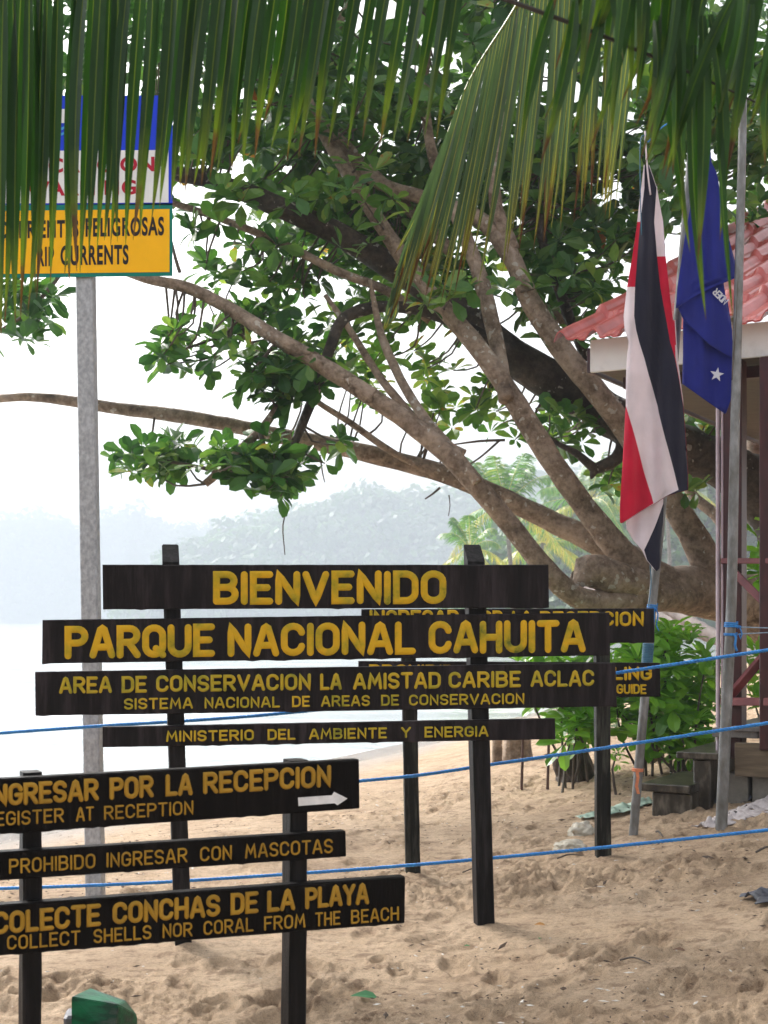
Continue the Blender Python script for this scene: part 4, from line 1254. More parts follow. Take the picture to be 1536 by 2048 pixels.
# ---- warning sign on the galvanised post
PW = VPlane(170, 7.0, 0.0)
wb = PW.pt(190, 1830); wb.z = zg(wb.x, wb.y)
ws = thing('warning_sign', 'blue, white and yellow beach warning sign on a grey galvanised post behind palm leaflets', 'sign', wb)
mb = MB()
a, b = PW.pt(166, 200, -0.05), PW.pt(193, 1835, -0.05)
b.z -= 0.2
beam(mb, b, a, 0.086, 0.07, (1, -0.12, 0), 0.006)
mb.build('post', M['galv'], ws)
def panel(x0, y0, x1, y1, off, mat, name, th=0.006, parent=None, dyr=0.0):
    m_ = MB()
    q = [(x0, y0), (x1, y0 + dyr), (x1, y1 + dyr), (x0, y1)]
    f_ = [PW.pt(x, y, off) for x, y in q]; k_ = [PW.pt(x, y, off - th) for x, y in q]
    m_.add(f_ + k_, [(3, 2, 1, 0), (4, 5, 6, 7), (0, 1, 5, 4), (1, 2, 6, 5), (2, 3, 7, 6), (3, 0, 4, 7)])
    return m_.build(name, M[mat], parent or ws)
face = panel(-14, 191, 345, 410, 0.0, 's_blue', 'panel', 0.02)
face2 = panel(-14, 410.5, 345, 556, 0.0, 's_green', 'panel', 0.02, None, -4)
panel(-7, 302, 337, 407, 0.002, 's_white', 'white_field', 0.003, face, -2)
panel(-8, 422, 339, 548, 0.002, 's_yellow', 'yellow_field', 0.003, face2, -4)
panel(32, 218, 63, 279, 0.002, 's_white', 'emblem', 0.003, face)
panel(36, 226, 60, 252, 0.004, 's_logo', 'emblem', 0.003, face)
panel(37, 258, 58, 262, 0.004, 's_logo', 'emblem', 0.003, face)
panel(105, 218, 150, 246, 0.002, 's_white', 'emblem', 0.003, face)
m_ = MB()
for row in (252, 263):
    top_ = [(105 + k * 3, row - 3 * math.sin(k * 0.8)) for k in range(16)]
    f_ = [PW.pt(x, y, 0.002) for x, y in top_] + [PW.pt(x, y + 5, 0.002) for x, y in top_]
    m_.add(f_, [(k, k + 16, k + 17, k + 1) for k in range(15)])
m_.build('emblem', M['s_cyan'], face)

def font_text(txt, x0, x1, ytop, ybot, mat, parent, off=0.0035, bold=0.034, dy=0.0):
    cu = bpy.data.curves.new('tmp', 'FONT')
    cu.body = txt; cu.extrude = 0.0; cu.offset = bold; cu.size = 1.0; cu.space_character = 1.14
    ob = bpy.data.objects.new('tmp', cu); col.objects.link(ob)
    bpy.context.view_layer.update()
    dg = bpy.context.evaluated_depsgraph_get()
    me = ob.evaluated_get(dg).to_mesh()
    vs = np.array([v.co[:] for v in me.vertices]); fs = [tuple(p.vertices) for p in me.polygons]
    ob.evaluated_get(dg).to_mesh_clear()
    bpy.data.objects.remove(ob); bpy.data.curves.remove(cu)
    mn, mx = vs.min(0), vs.max(0)
    m_ = MB()
    pv = []
    for v in vs:
        u = (v[0] - mn[0]) / (mx[0] - mn[0]); q = (v[1] - mn[1]) / (mx[1] - mn[1])
        px = x0 + (x1 - x0) * u
        pv.append(PW.pt(px, ybot + (ytop - ybot) * q + dy * u, off))
    m_.add(pv, fs)
    return m_.build('lettering', M[mat], parent)
font_text('PRECAUCION', 21, 309, 317, 347, 's_red', face, dy=-4)
font_text('WARNING', 52, 272, 363, 393, 's_red', face, dy=-4)
font_text('CORRIENTES', -4, 157, 442, 478, 's_black', face2, dy=-3, bold=0.034)
font_text('PELIGROSAS', 171, 328, 436, 474, 's_black', face2, dy=-3, bold=0.034)
font_text('RIP', 75, 108, 494, 533, 's_black', face2, dy=-1, bold=0.034)
font_text('CURRENTS', 121, 257, 491, 531, 's_black', face2, dy=-2, bold=0.034)

# ------------------------------------------------------------------ blue ropes (three twisted strands)
def rope(l, d0, d1, label):
    pts_ = []
    for (x, y) in l:
        f = (x + 150) / 1850
        p = P(x, y, d0 + (d1 - d0) * f)
        pts_.append((p.x, p.y, p.z, 0.0))
    cc = catmull(pts_, 0.007)
    mb = MB()
    for s_ in range(3):
        path = []
        for i, c in enumerate(cc[::1]):
            th = 2 * math.pi * (i * 0.007 / 0.055 + s_ / 3)
            path.append((c[0], c[1] + 0.0047 * math.cos(th), c[2] + 0.0047 * math.sin(th), 0.0049))
        tube(mb, path, 5, 0, 0, 0, 1)
    tag(mb.build('rope', M['rope'], smooth=True), label, 'rope', 'blue ropes strung across the beach')
rope([(-150, 1478), (0, 1466), (200, 1452), (380, 1441), (560, 1427), (900, 1392), (1232, 1346), (1536, 1300), (1700, 1274)], 6.85, 6.75, 'top blue rope, passing behind the welcome boards and across the notice sign')
rope([(-150, 1640), (200, 1612), (480, 1586), (720, 1562), (840, 1550), (990, 1528), (1195, 1498), (1536, 1446), (1700, 1420)], 6.85, 6.75, 'middle blue rope, coming out right of the white arrow board')
rope([(-150, 1781), (0, 1777), (200, 1770), (345, 1763), (610, 1746), (812, 1731), (985, 1716), (1195, 1696), (1536, 1660), (1700, 1640)], 6.85, 6.75, 'lowest blue rope, running just above the sand')

# ------------------------------------------------------------------ flagpoles and flags
def pipe(l, d, r0, r1, name, label, parentgroup):
    b = P(l[0][0], l[0][1], d); b.z = zg(b.x, b.y)
    t = thing(name, label, 'flagpole', b, parentgroup)
    n = len(l)
    pp = []
    for k, (x, y) in enumerate(l):
        p = P(x, y, d); pp.append((p.x, p.y, p.z, r0 + (r1 - r0) * k / (n - 1)))
    p0 = pp[0]; pp[0] = (p0[0] - 0.01, p0[1], min(p0[2], b.z) - 0.25, p0[3])
    mb = MB(); tube(mb, catmull(pp, 0.3), 16, 0.0, 0, 0, 1)
    mb.build('pole', M['pipe'], t, smooth=True)
    return t
D1 = 8.3
pole1 = pipe([(1262, 1690), (1277, 1540), (1291, 1380), (1304, 1213), (1318, 1080), (1333, 900), (1354, 650), (1379, 355), (1394, 180)], D1, 0.027, 0.025, 'flagpole', 'leaning grey flagpole with an orange ribbon, behind the striped flag', 'leaning grey flagpoles by the hut')
def coil(parent, px0, py0, px1, py1, d, r, turns, mat, wr=0.004, name='rope_wrap'):
    a, b = P(px0, py0, d), P(px1, py1, d)
    pp = []
    N = turns * 12
    for i in range(N + 1):
        t_ = i / N; th = 2 * math.pi * turns * t_
        c = a.lerp(b, t_)
        pp.append((c.x + r * math.cos(th), c.y + r * math.sin(th), c.z, wr))
    mb = MB(); tube(mb, pp, 5, 0, 0, 0, 1)
    return mb.build(name, M[mat], parent, smooth=True)
coil(pole1, 1297, 1286, 1294, 1326, D1, 0.030, 12, 'tape', 0.0055)
coil(pole1, 1305, 1208, 1304, 1222, D1, 0.030, 4, 'rope', 0.0045)
def strand(parent, l, d, r, mat, name='cord'):
    mb = MB()
    pp = [(*P(x, y, d), r) for x, y in l]
    tube(mb, catmull(pp, 0.03), 6, 0, 0, 0, 1)
    return mb.build(name, M[mat], parent, smooth=True)
strand(pole1, [(1309, 1216), (1316, 1228), (1313, 1250), (1318, 1262)], D1 - 0.03, 0.004, 'rope', 'rope_tail')
strand(pole1, [(1307, 1216), (1309, 1235), (1306, 1256)], D1 - 0.035, 0.004, 'rope', 'rope_tail')
strand(pole1, [(1300, 1130), (1302, 1170), (1297, 1212)], D1 - 0.04, 0.003, 'tape', 'halyard')
coil(pole1, 1275.5, 1536, 1275, 1542, D1, 0.030, 2, 'orange', 0.006, 'ribbon')
mb = MB()
rl = [(1274, 1541), (1276, 1555), (1273, 1572), (1277, 1588)]
q = [P(x - 3, y, D1 - 0.034) for x, y in rl] + [P(x + 3, y, D1 - 0.037) for x, y in rl]
q += [v + Vector((0, 0.002, 0)) for v in q]
mb.add(q, [(k, k + 1, k + 5, k + 4) for k in range(3)] + [(k + 8, k + 12, k + 13, k + 9) for k in range(3)])
mb.build('ribbon', M['orange'], pole1)
D2 = 8.0
pole2 = pipe([(1441, 1690), (1449, 1500), (1456, 1350), (1463, 1200), (1469, 900), (1476, 620), (1483, 350), (1486, 200), (1487, 120)], D2, 0.0345, 0.020, 'flagpole', 'stout grey flagpole in front of the maroon hut post, with blue knots', 'leaning grey flagpoles by the hut')
coil(pole2, 1462.5, 1244, 1461.5, 1254, D2, 0.037, 3, 'rope', 0.0048)
coil(pole2, 1461, 1266, 1461, 1271, D2, 0.037, 2, 'rope', 0.0045)
strand(pole2, [(1470, 1250), (1476, 1256), (1480, 1252), (1474, 1250), (1482, 1255)], D2 - 0.03, 0.006, 'rope', 'knot')
strand(pole2, [(1468, 1268), (1472, 1275), (1470, 1290), (1474, 1302)], D2 - 0.04, 0.007, 'rope', 'rope_tail')
strand(pole2, [(1480, 1256), (1484, 1268), (1481, 1278), (1478, 1268)], D2 - 0.04, 0.004, 'rope', 'rope_tail')
strand(pole2, [(1478, 1254), (1540, 1256), (1660, 1258)], D2 - 0.02, 0.0032, 'cord', 'guy_cord')
strand(pole2, [(1462, 1269), (1540, 1265), (1660, 1260)], D2 - 0.02, 0.0032, 'cord', 'guy_cord')
strand(pole2, [(1476, 560), (1472, 640), (1468, 700), (1464, 760)], D2 - 0.02, 0.003, 'twig', 'halyard')

def sheet(mb, rows, d, wave, ncol, mats, seed, lift=0.0):
    """rows: (py, [x0,x1,...]) edges between colour bands (same count in every row)"""
    nb = len(rows[0][1]) - 1
    ys = [r[0] for r in rows]
    yy = []
    for a, b in zip(ys, ys[1:]):
        n = max(1, int((b - a) / 9))
        yy += [a + (b - a) * k / n for k in range(n)]
    yy.append(ys[-1])
    per = max(2, ncol // nb)
    grid = []
    for y in yy:
        ex = [np.interp(y, ys, [r[1][k] for r in rows]) for k in range(nb + 1)]
        line = []
        for k in range(nb):
            for j in range(per):
                line.append((ex[k] + (ex[k + 1] - ex[k]) * j / per, k))
        line.append((ex[-1], nb - 1))
        x0, x1 = ex[0], ex[-1]
        row = []
        for (x, k) in line:
            amp = wave * min(1.0, max(0.15, (y - 250) / 250))
            xs_ = x + 0.03 * y
            dd = amp * math.sin(xs_ / 12 + y * 0.004 + seed) + 0.5 * amp * math.sin(xs_ / 5.2 + seed * 2 - y * 0.007) + 0.012 * mnoise.noise(Vector((x / 30, y / 60, seed)))
            row.append(P(x, y, d + lift + dd))
        grid.append((row, [k for _, k in line]))
    n = len(grid[0][0])
    vs = [p for row, _ in grid for p in row]
    fs, mi = [], []
    for i in range(len(grid) - 1):
        for j in range(n - 1):
            fs.append((i * n + j, i * n + j + 1, (i + 1) * n + j + 1, (i + 1) * n + j))
            mi.append(mats(grid[i][1][j], (yy[i] + yy[i + 1]) / 2))
    mb.add(vs, fs, mi)

# striped flag: front fold, then the tail behind it. slots 0 white 1 red 2 navy
DF = 8.12
mb = MB()
body = [(330, [1288, 1288.4, 1289, 1297, 1298]), (376, [1282.6, 1283, 1289, 1313, 1314]), (444, [1274.6, 1275, 1281, 1308, 1326]), (513, [1264.6, 1265, 1275, 1314, 1331]), (574, [1254.6, 1255, 1270, 1321, 1338]), (632, [1247.6, 1248, 1268, 1331, 1345]),
        (660, [1249.6, 1250, 1272, 1336, 1350]), (683, [1258.4, 1259, 1278, 1340, 1350]), (715, [1254.6, 1255, 1288, 1350, 1351]), (747, [1252.6, 1253, 1296, 1356, 1356.4]), (813, [1252, 1252.6, 1316, 1366, 1366.4]), (825, [1251, 1256, 1318, 1367, 1367.4]),
        (880, [1248, 1271, 1331, 1371, 1371.4]), (947, [1244, 1289, 1349, 1376, 1376.4]), (980, [1241.5, 1299, 1357, 1376, 1376.4]), (992, [1241, 1303, 1332, 1333, 1333.4]), (1007, [1240, 1307, 1309, 1309.5, 1310]), (1026, [1239.5, 1275, 1276, 1276.5, 1277]), (1046, [1240, 1244, 1245, 1245.5, 1246])]
def fm(k, y):
    if k == 2: return 2
    if k == 0: return 1 if y > 813 else (1 if 444 < y < 574 else 0)
    if k == 1: return 1 if 444 < y < 574 else 0
    return 0 if y < 510 else 1
sheet(mb, body, DF, 0.026, 36, fm, 1.0)
tail = [(960, [1254, 1326.5, 1327.5]), (1007, [1252, 1326, 1327]), (1045, [1252, 1313, 1326]), (1058, [1253, 1308, 1324]), (1080, [1266, 1298, 1322]), (1100, [1284, 1288, 1321]), (1120, [1293, 1294, 1321]), (1136, [1306, 1307, 1319]), (1142, [1311, 1311.5, 1314])]
sheet(mb, tail, DF + 0.05, 0.02, 20, lambda k, y: (0, 2)[k], 2.3)
sheet(mb, [(640, [1347, 1349, 1351]), (720, [1350, 1354, 1356]), (800, [1358, 1362, 1366]), (900, [1362, 1367, 1372])], DF + 0.03, 0.004, 4, lambda k, y: (1, 0)[k] if y < 690 else 0, 0.4)
fl = mb.build('striped_flag', [M['f_white'], M['f_red'], M['f_navy']], smooth=True)
sol = fl.modifiers.new('thickness', 'SOLIDIFY'); sol.thickness = 0.002
tag(fl, 'limp navy, white and red striped flag hanging from the left flagpole', 'flag')
strand(fl, [(1290, 262), (1292, 300), (1295, 340), (1301, 390)], DF - 0.03, 0.005, 'f_white', 'hoist_cord')
strand(fl, [(1291, 270), (1284, 272), (1280, 300), (1281, 400), (1283, 470)], DF - 0.03, 0.003, 'tape', 'halyard')
strand(fl, [(1291, 268), (1296, 274), (1290, 278), (1296, 284), (1330, 250), (1386, 230)], DF - 0.02, 0.0045, 'rope', 'halyard')

# plain blue flag
DB = 8.12
mb = MB()
up = [(250, [1414, 1417]), (325, [1403, 1423]), (345, [1396, 1433]), (410, [1381, 1446]), (478, [1369, 1458]), (553, [1358, 1477]), (560, [1357, 1462]), (575, [1355, 1426]), (590, [1354, 1396]), (605, [1353, 1370]), (616, [1352, 1354])]
sheet(mb, up, DB - 0.05, 0.022, 22, lambda k, y: 0, 0.6)
mid = [(560, [1362, 1446]), (616, [1356, 1455]), (640, [1367, 1460]), (660, [1388, 1464]), (690, [1419, 1465]), (717, [1464, 1467])]
sheet(mb, mid, DB - 0.02, 0.014, 18, lambda k, y: 0, 1.7)
lw_ = [(600, [1368, 1455]), (650, [1366, 1463]), (713, [1366, 1467]), (745, [1365, 1467]), (768, [1365, 1466]), (790, [1396, 1465]), (810, [1424, 1458]), (827, [1449, 1452])]
sheet(mb, lw_, DB + 0.02, 0.018, 20, lambda k, y: 0, 2.9)
fb = mb.build('plain_flag', M['f_blue'], smooth=True)
sol = fb.modifiers.new('thickness', 'SOLIDIFY'); sol.thickness = 0.002
tag(fb, 'limp deep blue flag with one white star beside the stout flagpole', 'flag')
mb = MB()
star = []
for k in range(10):
    r_ = 14.5 if k % 2 == 0 else 5.8
    th = math.radians(80 + 36 * k)
    star.append((1434 + r_ * math.cos(th), 749 - r_ * math.sin(th)))
f_ = [P(x, y, DB - 0.022) for x, y in star]; ctr = P(1434, 749, DB - 0.023)
mb.add([ctr] + f_ + [p + Vector((0, 0.003, 0)) for p in f_], [(0, 1 + (k + 1) % 10, 1 + k) for k in range(10)] + [(1 + k, 1 + (k + 1) % 10, 11 + (k + 1) % 10, 11 + k) for k in range(10)])
mb.build('star', M['f_star'], fb)
# part of the word on the fold, upside down
PB = VPlane(1440, DB - 0.052, 0)
mb = MB()
ang = math.radians(45)
x, y = 1456.5, 600.0
for ch in 'NDER':
    wdt, strokes = GLY[ch]
    cap = 12.0
    for st in strokes:
        line = []
        for (u, v) in st:
            du, dv = u * cap * 0.85, v * cap
            # reading direction runs up and to the left, tops point down-left
            line.append((x - du * math.cos(ang) - dv * math.sin(ang), y - du * math.sin(ang) + dv * math.cos(ang)))
        stroke_sweep(mb, PB, line, 0.0042, 0, 0.0015)
    x -= (wdt + 0.3) * 12 * 0.80 * math.cos(ang); y -= (wdt + 0.3) * 12 * 0.80 * math.sin(ang)
mb.build('lettering', M['f_star'], fb)

# ------------------------------------------------------------------ foreground coconut palm: crown above the frame
def make_palm():
    rr = random.Random(21)
    crown = Vector((0.55, 2.7, 4.6))
    base = Vector((2.4, -2.2, 0)); base.z = zg(base.x, base.y)
    t = thing('leaning_palm', 'coconut palm whose dark dripping fronds hang down across the top of the view', 'palm tree', base)
    mb = MB()
    cc = catmull([(base.x, base.y, base.z - 0.2, 0.22), (2.0, -1.2, 1.6, 0.16), (1.3, 0.6, 3.4, 0.14), (0.75, 2.2, 4.4, 0.13), (*crown, 0.14)], 0.12)
    cc = [(c[0], c[1], c[2], c[3] * (1.04 if i % 2 else 0.98)) for i, c in enumerate(cc)]
    tube(mb, cc, 12, 0.04, 0, 5, 4)
    mb.build('trunk', M['palmtrunk'], t, smooth=True)

    def leaflet(mb, a, b, w_, bow, mi, fold=0.35, twist=0.0, n=9, side=None, kink=0.0):
        """a,b: 3D root and tip; ribbon with a V fold, bowed"""
        ax = (b - a); L = ax.length
        view = Vector((math.sin(twist), -math.cos(twist), 0.15))
        s_ = ax.normalized().cross(view).normalized()
        nn = s_.cross(ax.normalized()).normalized()
        vs, uv = [], []
        vk = rr.choice((0.9, 0.95, 1.0, 1.0, 1.05, 1.14))
        for k in range(n + 1):
            t_ = k / n
            wd = w_ * (min(1, 0.45 + 2.2 * t_) if t_ < 0.25 else 1.0) * (1.0 if t_ < 0.5 else max(0.03, 1 - ((t_ - 0.5) / 0.5) ** 1.5 * 0.97))
            c = a + ax * t_ + Vector(bow) * (4 * t_ * (1 - t_))
            f = fold * wd * 0.5
            vs += [c - s_ * wd * 0.5 + nn * f, c, c + s_ * wd * 0.5 + nn * f]
            uv += [(0, t_ * vk), (0.5, t_ * vk), (1, t_ * vk)]
        fs = []
        for k in range(n):
            fs += [(3 * k, 3 * k + 1, 3 * k + 4, 3 * k + 3), (3 * k + 1, 3 * k + 2, 3 * k + 5, 3 * k + 4)]
        mb.add(vs, fs, mi, uv)

    def rachis(mb, l, mi):
        pp = [(*P(x, y, d), r) for x, y, d, r in l]
        pp = [(*crown, pp[0][3] * 1.2)] + pp
        tube(mb, catmull(pp, 0.06), 7, 0, mi, 0, 1)

    # frond over the left half
    mb = MB()
    rl = [(1000, -420, 3.3, 0.020), (800, -240, 3.45, 0.017), (560, -150, 3.6, 0.014), (300, -110, 3.65, 0.011), (60, -80, 3.7, 0.008), (-200, -40, 3.7, 0.005), (-330, 10, 3.7, 0.003)]
    rachis(mb, rl, 1)
    rx = [p[0] for p in rl][::-1]; ry = [p[1] for p in rl][::-1]; rd = [p[2] for p in rl][::-1]
    tipx = [-120, 12, 32, 68, 106, 140, 160, 201, 245, 287, 311, 328, 359, 396, 437, 468, 495, 529, 567, 613, 645, 679, 720, 758, 809, 850]
    tipy = [720, 665, 646, 592, 560, 562, 540, 492, 487, 487, 430, 424, 393, 376, 362, 352, 345, 309, 318, 321, 296, 301, 287, 287, 287, 272]
    x = -110.0
    k = 0
    while x < 880:
        ty = np.interp(x, tipx, tipy) + rr.uniform(-16, 16)
        sl = np.interp(x, [0, 200, 400, 600, 850], [0.012, 0.05, 0.11, 0.18, 0.27])
        root_x = x + sl * (ty + 120)
        ryy = np.interp(root_x, rx, ry); d = np.interp(root_x, rx, rd)
        dd = d + (0.0 if k % 2 else 0.09) + rr.uniform(-0.03, 0.03)
        a = P(root_x, ryy, d); b = P(x + rr.uniform(-4, 4), ty, dd - 0.1)
        leaflet(mb, a, b, rr.uniform(0.028, 0.037), (rr.uniform(-0.012, 0.02), rr.uniform(-0.05, 0.02), 0), 0, rr.choice((0.35, 0.6, -0.4, 0.5)), rr.uniform(-0.5, 0.6))
        x += rr.choice((9, 10, 11, 13, 16, 20, 30)) if x < 250 else (rr.choice((14, 16, 18, 22)) if x < 420 else rr.uniform(23, 36))
        k += 1
    # a second rank behind, a little shorter
    x = 430.0
    while x < 640:
        ty = np.interp(x, tipx, tipy) * rr.uniform(0.78, 0.95)
        sl = np.interp(x, [0, 200, 400, 600, 850], [0.012, 0.05, 0.11, 0.18, 0.27])
        root_x = x + sl * (ty + 120)
        ryy = np.interp(root_x, rx, ry); d = np.interp(root_x, rx, rd)
        leaflet(mb, P(root_x, ryy, d), P(x, ty, d + 0.16), rr.uniform(0.03, 0.038), (0.01, 0.06, 0), 0, rr.choice((0.3, 0.6)), rr.uniform(-0.4, 0.4))
        x += rr.uniform(38, 60) if x < 420 else rr.uniform(40, 60)
    mb.build('frond', [M['frond'], M['rachis']], t)

    # grey-green frond in the middle
    mb = MB()
    rl = [(1380, -420, 3.5, 0.016), (1220, -220, 4.0, 0.014), (1070, -40, 4.4, 0.008), (1010, 50, 4.5, 0.006), (940, 160, 4.6, 0.0045), (885, 295, 4.65, 0.0036), (825, 460, 4.7, 0.0028), (775, 640, 4.7, 0.002)]
    rachis(mb, rl, 1)
    pp = catmull([(x, y, d, 0) for x, y, d, r in rl], 8.0)
    pp = [p for p in pp if p[1] > -330]
    step_acc = 0.0
    last = None
    for p in pp:
        if last is not None: step_acc += abs(p[0] - last[0]) + 0.30 * abs(p[1] - last[1])
        last = p
        if step_acc < 11.0: continue
        step_acc = 0
        ty = np.interp(p[0], [775, 830, 885, 940, 1000, 1060, 1120, 1200, 1300], [655, 640, 620, 605, 590, 540, 480, 450, 420]) + rr.uniform(-50, 22)
        kk = np.interp(p[0], [770, 885, 940, 1000, 1080, 1200, 1300], [0.30, 0.30, 0.27, 0.20, 0.11, 0.05, 0.10]) + rr.uniform(-0.03, 0.02)
        tx = p[0] - kk * (ty - p[1])
        if ty < p[1] + 30: continue
        leaflet(mb, P(p[0], p[1], p[2]), P(tx, ty, p[2] - 0.03), rr.uniform(0.020, 0.026), (rr.uniform(-0.004, 0.012), -0.04, 0), 0, 0.45, rr.uniform(-0.25, 0.45))
        if rr.random() < 0.55:     # the other side, hanging behind
            leaflet(mb, P(p[0], p[1], p[2]), P(tx + rr.uniform(-10, 34), ty - rr.uniform(0, 90), p[2] + 0.12), rr.uniform(0.022, 0.028), (0.01, 0.05, 0), 0, 0.45, rr.uniform(-0.4, 0.4))
    mb.build('frond', [M['frond_grey'], M['rachis']], t)

    # thin dark midrib crossing the top right with sparse leaflets
    mb = MB()
    rl = [(560, -220, 2.9, 0.010), (760, -104, 2.95, 0.008), (900, -46, 3.0, 0.006), (1010, -2, 3.0, 0.0052), (1130, 42, 3.0, 0.0048), (1250, 90, 3.0, 0.0042), (1420, 163, 3.0, 0.0028), (1540, 218, 3.0, 0.0018), (1600, 250, 3.0, 0.001)]
    rachis(mb, rl, 1)
    L3 = [((1110, 20), (1042, 285), .026), ((1150, 30), (1080, 330), .026), ((1205, 50), (1146, 268), .026), ((1190, 10), (1088, 240), .024), ((1255, 70), (1225, 265), .024),
          ((1290, 0), (1272, 205), .022), ((1320, 60), (1380, 505), .024), ((1310, 70), (1300, 300), .022), ((1345, 110), (1290, 330), .022), ((1388, 120), (1412, 640), .024), ((1405, 60), (1396, 520), .030),
          ((1436, 150), (1466, 640), .018), ((1420, 60), (1440, 480), .026), ((1502, 40), (1455, 340), .028), ((1480, 0), (1330, 360), .028), ((1540, 30), (1500, 250), .03), ((1560, 60), (1530, 330), .028),
          ((1340, 20), (1345, 350), .024), ((1360, -40), (1365, 440), .024), ((1270, -40), (1180, 300), .024)]
    for (a, b, w_) in L3:
        leaflet(mb, P(a[0], a[1] - 30, 3.0), P(b[0], b[1], 2.95 + rr.uniform(-.06, .06)), w_, (rr.uniform(-0.02, 0.02), -0.02, 0.01), 0, rr.choice((0.5, -0.5, 0.7)), rr.uniform(-0.6, 0.6))
    mb.build('frond', [M['frond_dark'], M['rachis_dark']], t)

    # dense dark frond hanging from above the top right corner
    mb = MB()
    rl = [(1180, -360, 2.9, 0.018), (1330, -210, 3.0, 0.015), (1470, -120, 3.1, 0.012), (1620, -60, 3.15, 0.008), (1760, 20, 3.2, 0.004)]
    rachis(mb, rl, 1)
    rx = [p[0] for p in rl]; ry = [p[1] for p in rl]; rd = [p[2] for p in rl]
    x = 1190.0
    while x < 1720:
        y0 = np.interp(x, rx, ry); d = np.interp(x, rx, rd)
        for s_ in range(2):
            ln = np.interp(x, [1190, 1300, 1400, 1500, 1600, 1720], [470, 480, 480, 440, 420, 330]) * rr.uniform(0.7, 1.1)
            dx = rr.gauss(-60, 45)
            if rr.random() < 0.3: continue
            leaflet(mb, P(x, y0, d), P(x + dx, y0 + ln, d + rr.uniform(-0.15, 0.2)), rr.uniform(0.026, 0.034), (rr.uniform(-0.02, 0.03), rr.uniform(-0.05, 0.05), 0.02), 0, rr.choice((0.4, -0.4, 0.7)), rr.uniform(-0.7, 0.7))
        x += rr.uniform(13, 21)
    mb.build('frond', [M['frond_dark'], M['rachis']], t)
make_palm()

# ------------------------------------------------------------------ bright green shrubs behind the notice sign
def shrub(px, py, d, regs, n, label, seed, ub=0.5, L=0.16):
    rr = random.Random(seed)
    b = P(px, py, d); b.z = zg(b.x, b.y)
    t = thing('broadleaf_shrub', label, 'shrub', b, 'green shrubs beside the hut')
    lf, st = MB(), MB()
    for (x0, y0, x1, y1, k) in regs:
        for i in range(k):
            while True:
                x, y = rr.uniform(x0, x1), rr.uniform(y0, y1)
                if ((x - (x0 + x1) / 2) / ((x1 - x0) / 2)) ** 2 + ((y - (y0 + y1) / 2) / ((y1 - y0) / 2)) ** 2 < 1: break
            p = P(x, y, d + rr.uniform(-0.45, 0.6))
            rosette(lf, p, Vector((rr.uniform(-.5, .5), rr.uniform(-.8, .2), 1)), rr.randint(6, 9), L * 1.25, rr, ub, 0.46)
            q = Vector((b.x + rr.uniform(-.25, .25), b.y + rr.uniform(-.2, .2), b.z - 0.05))
            mid = (p + q) / 2 + Vector((rr.uniform(-.06, .06), 0, 0.05))
            if rr.random() < 0.12:
                tube(st, catmull([(*q, 0.012), (*mid, 0.009), (*p, 0.005)], 0.15), 5, 0, 0, 0, 1, False)
    lf.build('foliage', M['bushleaf'], t)
    st.build('stems', M['twig'], t, smooth=True)
shrub(1330, 1500, 10.8, [(1225, 1260, 1435, 1400, 80), (1280, 1370, 1440, 1520, 60), (1230, 1330, 1330, 1500, 26)], 0, 'bright green broad-leaved shrub between the leaning flagpole and the hut', 51)
shrub(1170, 1500, 10.9, [(1020, 1300, 1230, 1400, 40), (1110, 1390, 1220, 1510, 44)], 0, 'darker green shrub showing under the right end of the welcome boards', 52, 0.3)
shrub(1560, 1440, 11.0, [(1488, 1270, 1640, 1420, 26), (1490, 1060, 1600, 1160, 14)], 0, 'green shrub seen through the hut rails', 53, 0.45)
shrub(1252, 1525, 10.2, [(1225, 1490, 1250, 1530, 3)], 0, 'tiny green seedling by the stump', 54, 0.5, 0.06)

# ------------------------------------------------------------------ stumps, stakes and beach litter
def stump(px0, px1, pyt, pyb, label, seed, mat='darkbark', tilt=0.0):
    g = G((px0 + px1) / 2, pyb)
    r = (px1 - px0) / 2 / F * g.y
    h = (pyb - pyt) / F * g.y
    mb = MB()
    cc = [(g.x, g.y + r, g.z - 0.1, r * 1.12), (g.x, g.y + r, g.z + 0.25 * h, r * 1.02), (g.x - tilt * r, g.y + r, g.z + 0.7 * h, r * 0.98), (g.x - tilt * 1.4 * r, g.y + r, g.z + h, r * 0.95)]
    tube(mb, catmull(cc, 0.05), 18, 0.10, 0, seed, 9)
    tag(mb.build('tree_stump', M[mat], smooth=False), label, 'stump', 'old stumps on the sand')
stump(1118, 1192, 1512, 1560, 'low dark cut stump under the shrub, right of the rusty stakes', 61, 'stumpbark', 0.3)
stump(1008, 1066, 1478, 1525, 'pale weathered stump left of the two rusty stakes', 62, 'bark')
stump(985, 1006, 1480, 1526, 'narrow pale post stub beside the welcome sign post', 63, 'bark')
stump(1300, 1332, 1450, 1528, 'pale stump standing in the shrub behind the flagpole', 64, 'bark')
def stake(px, pyt, pyb, label):
    g = G(px, pyb); h = (pyb - pyt) / F * g.y
    mb = MB(); tube(mb, catmull([(g.x, g.y, g.z - 0.15, 0.012), (g.x + 0.01, g.y, g.z + h * 0.5, 0.011), (g.x + 0.015, g.y, g.z + h, 0.011)], 0.06), 8, 0.12, 0, px, 12)
    tag(mb.build('stake', nmat('rusty_stake', [(0.3, (0.05, 0.025, 0.02)), (0.7, (0.12, 0.06, 0.045))], scale=20, rough=0.8)), label, 'stake', 'rusty stakes in the sand')
stake(1042, 1478, 1580, 'rusty upright stake, the left one of two')
stake(1094, 1470, 1577, 'rusty upright stake, the right one of two')

